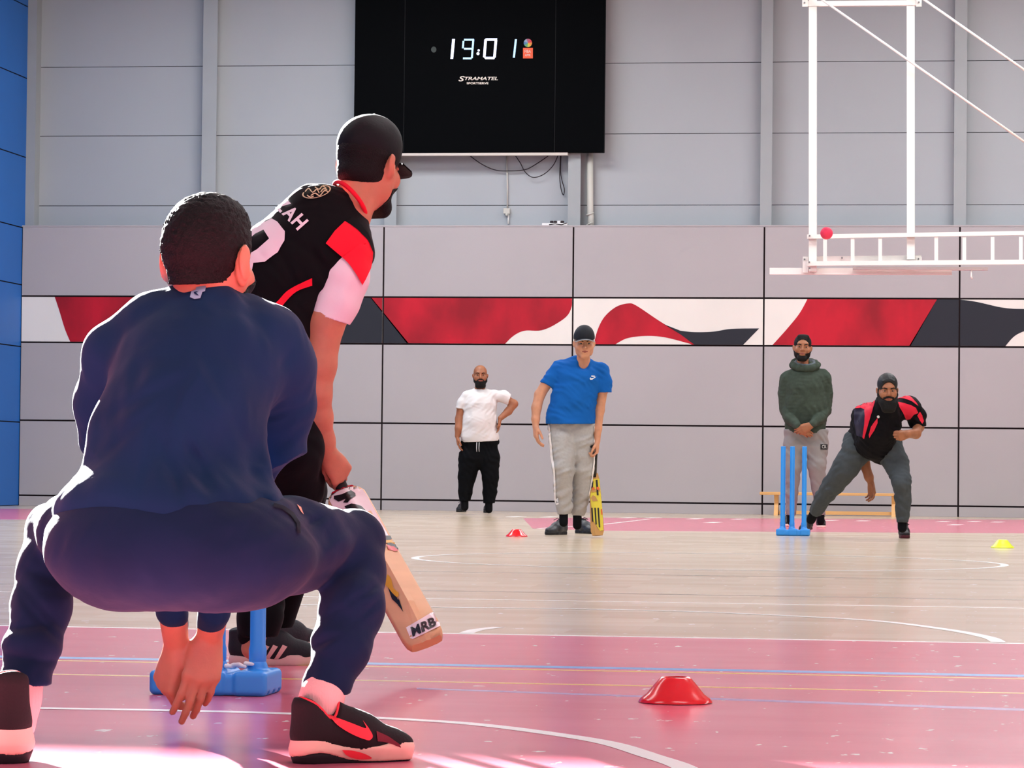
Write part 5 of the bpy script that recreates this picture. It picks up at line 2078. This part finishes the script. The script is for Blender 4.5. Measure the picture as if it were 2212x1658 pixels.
b = MB(); b.tube([J(1288, 960, -.0), J(1286, 990, .0), top + D_ * .03], [.016, .016, .018], KB, 12); b.build('grip', bt2)
bv = bvh_of(bl)
Z = lambda pts: [(940 + x / 3.315, 680 + y / 3.315) for x, y in pts]
decal('sticker', [Z([(1132, 1175), (1182, 1170), (1198, 1400), (1204, 1540), (1180, 1545), (1130, 1470), (1112, 1300)])], bv, YL, bl, .002, res=4)
decal('sticker_mark', [Z([(1130, 1290), (1148, 1300), (1165, 1330), (1130, 1335), (1115, 1310)]), Z([(1118, 1250), (1178, 1240), (1182, 1262), (1120, 1270)])], bv, BD, bl, .004, res=4)
decal('sticker_mark', [Z([(1118, 1380), (1128, 1380), (1134, 1480), (1124, 1480)]), Z([(1140, 1380), (1150, 1380), (1158, 1500), (1148, 1500)]), Z([(1162, 1380), (1172, 1380), (1182, 1520), (1172, 1520)]),
                       Z([(1150, 1180), (1162, 1180), (1170, 1290), (1158, 1290)]), Z([(1124, 1190), (1134, 1190), (1130, 1240), (1120, 1240)])], bv, KB, bl, .005, res=4)
decal('sticker_mark', [Z([(1126, 1235), (1140, 1232), (1142, 1252), (1126, 1254)]), Z([(1156, 1232), (1172, 1230), (1174, 1250), (1158, 1252)]), Z([(1185, 1390), (1194, 1390), (1198, 1430), (1189, 1430)])], bv, OR, bl, .006, res=4)

# ------------------------------------------------------------------ wickets
STB = mat('sky_blue_plastic', '#2f92e6', .38, .5)


def wicket(name_label, front_l, depth_y, width, depth, tops, rad=.019, hgt=.71, bh=.06, h=.006, blocks=3):
    """front_l = left front corner of the base on the floor"""
    x0, y0 = front_l[0], front_l[1]
    root = empty('cricket_stumps', (x0 + width / 2, y0 + depth / 2, 0), name_label, 'cricket stumps')
    s = Shape(.012)
    n = blocks
    I = ((1, 0, 0), (0, 1, 0), (0, 0, 1))
    if n == 3:
        g = .018
        bw = (width - 2 * g) / 3
        for i in range(3):
            s.box((x0 + bw / 2 + i * (bw + g), y0 + depth / 2, bh / 2), I, (bw / 2, depth / 2, bh / 2), .014, .004)
        s.box((x0 + width / 2, y0 + depth / 2, bh * .44), I, (width / 2 - .01, depth * .46, bh * .42), .01, .004)
    for (tx, ty) in tops:
        s.cap((tx, ty, bh), (tx, ty, bh + .006), rad * 1.3, rad * 1.3, .012)
    # ribs and feet notches
    for i in range(6):
        s.box((x0 + width + .002, y0 + depth * (.18 + i * .32), .0), I, (.012, .012, .012), .004, .004, sub=True)
    s.cut((0, 0, 0), (0, 0, -1))
    s.mesh('base', h, STB, root)
    for (tx, ty) in tops:
        b = MB()
        b.lathe([(0, bh - .01), (rad * .98, bh - .01), (rad * .98, bh + .015), (rad * 1.12, bh + .022), (rad * 1.14, bh + .05), (rad, bh + .06), (rad, hgt + bh - .006), (rad * .9, hgt + bh), (0, hgt + bh)], (tx, ty, 0), STB, 24)
        b.build('stump', root)
    return root


fl0 = FP(316, 1501)
fr0 = FP(578, 1504)
yb = (fl0[1] + fr0[1]) / 2
wd0 = fr0[0] - fl0[0]


def xat(px, y, py):
    return WP(px, py, y)[0]


ys = yb + .085
wicket('blue plastic cricket stumps on a blocky base beside the crouching person', (fl0[0], yb), 0, wd0, .19,
       [(xat(375, ys, 1430), ys), (xat(470, ys, 1430), ys), (xat(556.5, ys, 1430), ys)], h=.0045)
fl1 = FP(1676, 1156.5)
ys = fl1[1] + .05
wicket('blue plastic cricket stumps at the far end in front of the bench', (fl1[0], fl1[1]), 0, xat(1749, fl1[1], 1157) - fl1[0], .13,
       [(xat(1691, ys, 1100), ys), (xat(1711, ys, 1100), ys), (xat(1737, ys, 1100), ys)], rad=.0205, h=.007)
# crumpled paper on the near base
b = Shape(.004)
pc = WP(520, 1449, yb + .07)
pc[2] = .066
for i in range(5):
    a = np.array([pc[0] - .035 + i * .016, pc[1] + random.uniform(-.01, .01), pc[2] + .001 + random.uniform(0, .010)])
    b.cap(a, a + np.array([.02, random.uniform(-.02, .02), random.uniform(-.004, .012)]), .006, .004)
pp = b.mesh('crumpled_paper', .0035, mat('white_paper', '#f1ece6', .8, .2))
set_origin(pp, pc)
props(pp, 'crumpled white paper scrap lying on the base of the near blue stumps', 'paper')


# ------------------------------------------------------------------ marker cones
def cone(c, r, h, m, label, seg=56):
    b = MB()
    pr = [(r, 0.0), (r * .985, .004), (r * .93, .010), (r * .78, h * .33), (r * .56, h * .72), (r * .43, h * .93), (r * .37, h), (r * .34, h)]
    pi_ = [(x - .003, max(z - .003, 0.0)) for x, z in pr[::-1]]
    b.lathe(pr + pi_ + [pr[0]], (c[0], c[1], .002), m, seg)
    o = b.build('marker_cone')
    set_origin(o, (c[0], c[1], 0))
    props(o, label, 'cone', 'marker cones on the court')
    return o


RC = mat('glossy_red_plastic', '#e4101d', .18, .7, sss=.0)
YC = mat('glossy_yellow_plastic', '#e3f03a', .3, .6)
c = FP(1459, 1517)
cone(c, .0885, .060, RC, 'glossy red marker cone on the painted red floor in front')
c = FP(1116, 1158.5)
cone(c, .090, .058, RC, 'small red marker cone on the wooden floor left of the blue T-shirt')
c = FP(2165.5, 1183)
cone(c, .088, .060, YC, 'fluorescent yellow marker cone by the right edge')

# ball in flight
J = Pose(18.6)
bc = J(1785.5, 503.5)
b = MB()
r = .036
b.lathe([(r * math.sin(t), -r * math.cos(t)) if 0 < i < 20 else (0, -r * math.cos(t)) for i, t in enumerate(np.linspace(0, math.pi, 21))], bc, mat('pink_red_ball', '#ff4468', .6, .3), 32)
o = b.build('ball'); set_origin(o, bc)
props(o, 'pinkish red ball flying through the air near the white frame', 'ball')
props(o, kind=None)

# ------------------------------------------------------------------ bench by the wall
WB = mat('pine_bench_wood', '#dba76a', .45, .4, var=.08, vscale=3, stretch=(.3, 3, 3))
yb = YW - .62
xa, xb = WP(1641, 1066, yb)[0], WP(1931, 1066, yb)[0]
zt = WP(1641, 1062, yb)[2]
bench = empty('gym_bench', ((xa + xb) / 2, yb + .15, 0), 'low pale wooden bench against the grey wall behind the bowler', 'bench')
b = MB(); b.box((xa, yb, zt - .035), (xb, yb + .25, zt), WB, .004); b.build('seat', bench)
zr = WP(1800, 1106.5, yb)[2]
b = MB(); b.box((WP(1682, 1100, yb)[0], yb + .09, zr - .03), (WP(1926, 1100, yb)[0], yb + .15, zr + .015), WB, .003); b.build('rail', bench)
for px in (1676, 1930):
    x = WP(px, 1100, yb)[0]
    b = MB()
    b.prism([(x - .025, yb + .02, zt - .03), (x - .025, yb + .23, zt - .03), (x - .025, yb + .17, .16), (x - .025, yb + .28, 0), (x - .025, yb + .20, 0), (x - .025, yb + .125, .05), (x - .025, yb + .05, 0), (x - .025, yb - .03, 0), (x - .025, yb + .08, .16)], (.05, 0, 0), WB)
    b.build('leg', bench)

# ------------------------------------------------------------------ scoreboard
ys = YU - .32
x0, x1 = WP(764.5, 250, ys)[0], WP(1305, 250, ys)[0]
z0, z1 = WP(1100, 329.5, ys)[2], WP(1100, -70, ys)[2]
SB = mat('black_gloss_panel', '#030406', .6, .03)
sb = empty('scoreboard', ((x0 + x1) / 2, ys, z0), 'large black electronic scoreboard on the wall showing white digits', 'scoreboard')
b = MB(); b.box((x0, ys, z0), (x1, ys + .11, z1), SB, .008); b.build('panel', sb)
b = MB()
for px in (873, 1199):
    x = WP(px, 200, ys)[0]
    b = MB(); b.box((x - .003, ys - .001, z0 + .01), (x + .003, ys + .002, z1), mat('panel_seam', '#0c0d10', .6, .2)); b.build('seam', sb)
xt = WP(1226, 330, ys)[0]
b = MB(); b.box((x0 + .1, ys + .01, z0 - .035), (xt, ys + .09, z0 + .005), mat('beige_tray', '#cfc8c0', .5, .4), .003); b.build('cable_tray', sb)
LED = mat('white_led', '#dfe4ff', .4, .3, emis='#cfd8ff', estr=2.6)
LEDB = mat('blue_led', '#b9dcff', .4, .3, emis='#9fd0ff', estr=1.5)


def S8(x, y): return (920 + x / 8.508, 60 + y / 8.508)


def flat(name, polys, m, par, off=.004):
    b = MB()
    for pl in polys:
        pts = [WP(x, y, ys) for x, y in pl]
        b.prism([(p[0], ys - off, p[2]) for p in pts], (0, off, 0), m)
    return b.build(name, par)


def dots(a, c, n, w, hh):
    """row of little LED bars from a to c in zoom pixels"""
    out = []
    for i in range(n):
        t = (i + .5) / n
        x, y = a[0] + (c[0] - a[0]) * t, a[1] + (c[1] - a[1]) * t
        out.append([S8(x - w, y - hh), S8(x + w, y - hh), S8(x + w, y + hh), S8(x - w, y + hh)])
    return out


flat('digit', [[S8(485, 207), S8(535, 207), S8(500, 570), S8(452, 570)]], LED, sb)
nine = dots((700, 220), (885, 220), 14, 4.6, 17) + dots((690, 240), (680, 378), 10, 17, 4.6) + dots((700, 385), (850, 385), 12, 4.6, 17) + dots((872, 215), (845, 560), 24, 17, 5) + dots((682, 562), (840, 562), 12, 4.6, 17)
flat('digit', nine, LEDB, sb)
flat('digit', [[S8(1110, 195), S8(1310, 195), S8(1305, 238), S8(1105, 238)], [S8(1105, 195), S8(1120, 240), S8(1095, 540), S8(1052, 540), S8(1075, 220)],
               [S8(1265, 225), S8(1310, 225), S8(1283, 545), S8(1238, 545)], [S8(1060, 535), S8(1275, 535), S8(1255, 576), S8(1095, 576)]], LED, sb)
flat('colon', [[S8(971 + 20 * math.cos(a), 415 + 20 * math.sin(a)) for a in np.linspace(0, 6.283, 15)[:-1]]], LED, sb)
flat('colon', [[S8(958 + 27 * math.cos(a), 475 + 27 * math.sin(a)) for a in np.linspace(0, 6.283, 15)[:-1]]], LED, sb)
flat('digit', dots((1655, 210), (1617, 550), 24, 18, 5), LEDB, sb)
cols = ['#d8323a', '#e08a30', '#c9c240', '#5aa06a', '#4a80b0', '#8aa0b8', '#a8506a']
for i, cc_ in enumerate(cols):
    a0, a1 = i / 7 * 6.2832 - 1.0, (i + 1) / 7 * 6.2832 - 1.0
    flat('round_logo', [[S8(1875, 278)] + [S8(1875 + 76 * math.cos(a), 278 + 76 * math.sin(a)) for a in np.linspace(a0, a1, 6)]], mat('logo_colour', cc_, .5, .4), sb, .003)
sq = flat('orange_logo', [[S8(1785, 368), S8(1966, 368), S8(1966, 562), S8(1785, 562)]], mat('orange_print', '#ee5a2c', .5, .4), sb, .003)
flat('round_logo', [[S8(145 + 48 * math.cos(a), 400 + 55 * math.sin(a)) for a in np.linspace(0, 6.283, 19)[:-1]]], mat('dim_grey_print', '#39423f', .6, .3), sb, .003)
CR = mat('cream_print', '#e6ddd0', .5, .4)


def wall_text(name, txt, quad, m, par, shear=0.0, bold=0.0, off=.006):
    pts, tris = text_quad(txt, quad, shear, bold)
    me = bpy.data.meshes.new(name)
    me.from_pydata([(lambda p: (p[0], ys - off, p[2]))(WP(x, y, ys)) for x, y in pts], [], tris)
    me.materials.append(m)
    return put(name, me, par)


def zq(x0, y0, x1, y1): return (S8(x0, y1), S8(x1, y1), S8(x1, y0), S8(x0, y0))


wall_text('letters', 'FIBA', zq(1815, 405, 1930, 460), CR, sb)
wall_text('letters', 'APPR', zq(1820, 485, 1925, 525), CR, sb)
wall_text('letters', 'S', zq(600, 888, 715, 985), CR, sb, .25, .02)
wall_text('letters', 'TRAMATEL', zq(712, 902, 1325, 962), CR, sb, .25, .02)
wall_text('letters', 'SPORTSERVE', zq(750, 1000, 1150, 1040), CR, sb, 0, .03)

# ------------------------------------------------------------------ fittings on the upper wall
PL = mat('cream_pipe', '#c4c2ba', .5, .4)
yc = YU - .03
b = MB()
for s_ in (((1274.5, 325), (1276, 487)),):
    b.tube([WP(*s_[0], YU - .1), WP(1275, 462, YU - .1), WP(1276.5, 468, YU - .1), WP(1276, 489, YU - .1)], .042, PL, 16)
b.tube([WP(1274, 461, YU - .1), WP(1275, 464, YU - .1)], .055, PL, 16)
b.tube([WP(1274, 482, YU - .1), WP(1275, 484, YU - .1)], .055, PL, 16)
o = b.build('drain_pipe'); set_origin(o, WP(1275, 489, YU - .1)); props(o, 'cream vertical pipe beside the steel column under the scoreboard', 'pipe')
b = MB()
b.tube([WP(1094, 330, yc), WP(1096, 400, yc), WP(1096, 452, yc)], .010, PL, 8)
b.tube([WP(1098, 462, yc), WP(1098, 484, yc)], .012, mat('white_conduit', '#e6e4e0', .5, .4), 8)
o = b.build('conduit'); set_origin(o, WP(1096, 452, yc)); props(o, 'thin white conduit with a small socket box running down from the scoreboard', 'conduit'); cond = o
b = MB()
p0, p1 = WP(1088, 462, yc), WP(1102, 450, yc)
b.box((p0[0], yc - .04, p0[2]), (p1[0], YU, p1[2]), PL, .006)
b.tube([WP(1095, 461, yc - .03), WP(1094, 466, yc - .03)], .02, PL, 12)
b.build('socket_box', cond)
CB = mat('black_cable', '#2a2024', .6, .3)


def cable(pts, label, r=.006, dy=0.0):
    b = MB()
    q = [WP(x, y, yc - .03 - dy) for x, y in pts]
    out = []
    for i in range(len(q) - 1):
        p0, p1, p2, p3 = q[max(i - 1, 0)], q[i], q[i + 1], q[min(i + 2, len(q) - 1)]
        for k in range(8):
            t = k / 8
            out.append(0.5 * (2 * p1 + (p2 - p0) * t + (2 * p0 - 5 * p1 + 4 * p2 - p3) * t * t + (3 * p1 - p0 - 3 * p2 + p3) * t ** 3))
    out.append(q[-1])
    b.tube(out, r, CB, 6)
    o = b.build('cable'); set_origin(o, q[0]); props(o, label, 'cable', 'cables below the scoreboard')


cable([(1012, 334), (1040, 354), (1070, 367), (1100, 369), (1135, 366), (1160, 353), (1188, 334)], 'longest black cable hanging in a shallow loop crossing the white conduit')
cable([(1112, 334), (1124, 352), (1135, 372), (1152, 383), (1175, 376), (1195, 357), (1206, 334)], 'black cable hanging in a deeper rounded loop right of the conduit', dy=.03)
cable([(1211, 334), (1209, 380), (1212, 408), (1217, 421), (1219, 408), (1214, 390), (1211, 370), (1212, 334)], 'doubled black cable hanging straight down beside the column')
ps = WP(1171, 486, YW + .12)
pe = WP(1226, 486, YW + .12)
PSM = mat('white_power_strip', '#e8e6e6', .5, .4)
zl = ZJ[4] + .006
strip = empty('power_strip', ((ps[0] + pe[0]) / 2, YW + .12, zl), 'white power strip with black plugs lying on the wall ledge', 'power strip')
b = MB(); b.box((ps[0], YW + .09, zl), (pe[0], YW + .15, zl + .035), PSM, .006); b.build('housing', strip)
for t in (.38, .52, .66, .80):
    x = ps[0] + (pe[0] - ps[0]) * t
    b = MB(); b.box((x - .02, YW + .095, zl + .03), (x + .02, YW + .145, zl + .065), CB if t != .66 else PSM, .006); b.build('plug', strip)
b = MB(); b.tube([(ps[0] + .1, YW + .06, zl + .01), (ps[0] + .18, YW + .05, zl + .02), (ps[0] + .26, YW + .07, zl + .01), (ps[0] + .33, YW + .05, zl + .03)], .006, CB, 6); b.build('wire', strip)

# ------------------------------------------------------------------ hoisted basketball frame
yf = 33.2
WPT = M['white_paint']
fr = empty('basketball_frame', tuple(WP(1860, 585, yf)), 'white steel basketball backboard frame hanging from above on the right', 'basketball frame')


def fbox(name, xa_, ya_, xb_, yb_, d=.05, dy=0.0, m=WPT, bev=.003, par=None):
    p, q = WP(xa_, ya_, yf), WP(xb_, yb_, yf)
    b = MB()
    b.box((min(p[0], q[0]), yf + dy, min(p[2], q[2])), (max(p[0], q[0]), yf + dy + d, max(p[2], q[2])), m, bev)
    return b.build(name, par or fr)


def fbar(name, p, q, wpx, d=.05, dy=0.0, m=WPT):
    """straight bar between two pixels, wpx wide"""
    A, B_ = WP(*p, yf), WP(*q, yf)
    w_ = wpx * (yf / math.cos(0)) / F * .99
    b = MB()
    D_ = nrm(B_ - A); D_[1] = 0; D_ = nrm(D_)
    N_ = np.array([-D_[2], 0, D_[0]]) * w_ / 2
    b.prism([(A + N_ + (0, dy, 0)), (B_ + N_ + (0, dy, 0)), (B_ - N_ + (0, dy, 0)), (A - N_ + (0, dy, 0))], (0, d, 0), m)
    return b.build(name, fr)


fbar('post', (1755.5, -60), (1755.5, 586), 17, .08)
fbar('post', (1967, -60), (1967.5, 560), 17, .08)
fbar('cross_beam', (1733, 8), (1990, 6), 11, .06, -.01)
for x in (1739, 1985):
    fbox('end_plate', x - 6, -8, x + 6, 15, .012, -.02)
fbar('cross_beam', (1733, 560), (1990, 557), 15, .05, .09)
fbar('truss_rail', (1744, 511.5), (2260, 503), 9, .05, -.055)
fbar('truss_rail', (1744, 569.5), (2260, 566), 10, .05, -.055)
for x in (1782.5, 1842, 1901.5, 2022.5, 2083, 2144, 2205):
    fbar('truss_rung', (x, 512), (x, 569), 8, .03, -.045)
for x in (1739, 1985):
    fbox('end_plate', x - 6, 553, x + 6, 588 if x < 1800 else 568, .012, .075)
BOLT = mat('bolt_grey', '#7d7d7d', .4, .5, metal=.6)
for x, y in ((1738, 560), (1984, 559), (1819, 557), (1738, 6), (1985, 5), (1749, 509), (1748, 566), (1749, 579)):
    b = MB(); p = WP(x, y, yf - .06 if x < 1755 and y > 500 else yf - .02); 
    if y in (560, 559, 557): p = WP(x, y, yf + .074)
    b.tube([p, p + np.array([0, -.012, 0])], .009, BOLT, 8); b.build('bolt', fr)
# folded backboard seen from its lower edge
zb = WP(1660, 591.5, yf)[2]; zt_ = WP(1660, 577, yf)[2]
b = MB()
b.box((WP(1661, 585, yf)[0], yf + .10, zb), (WP(2056, 585, yf)[0], yf + .145, zt_), WPT, .003)
b.build('backboard', fr)
fbox('ring_mount', 1842, 576, 2134, 583, .10, -.02, mat('pale_grey_metal', '#cfccc8', .4, .5))
b = MB(); b.tube([WP(2098, 583, yf), WP(2098, 597, yf), WP(2101, 603, yf)], .009, WPT, 8); b.build('hook', fr)
for a_, c_ in (((1700, -54), (2260, 339)), ((1940, -40), (2260, 184))):
    b = MB(); b.tube([WP(*a_, yf - .1), WP(*c_, yf - .1)], .0125, WPT, 10); b.build('stay_rod', fr)
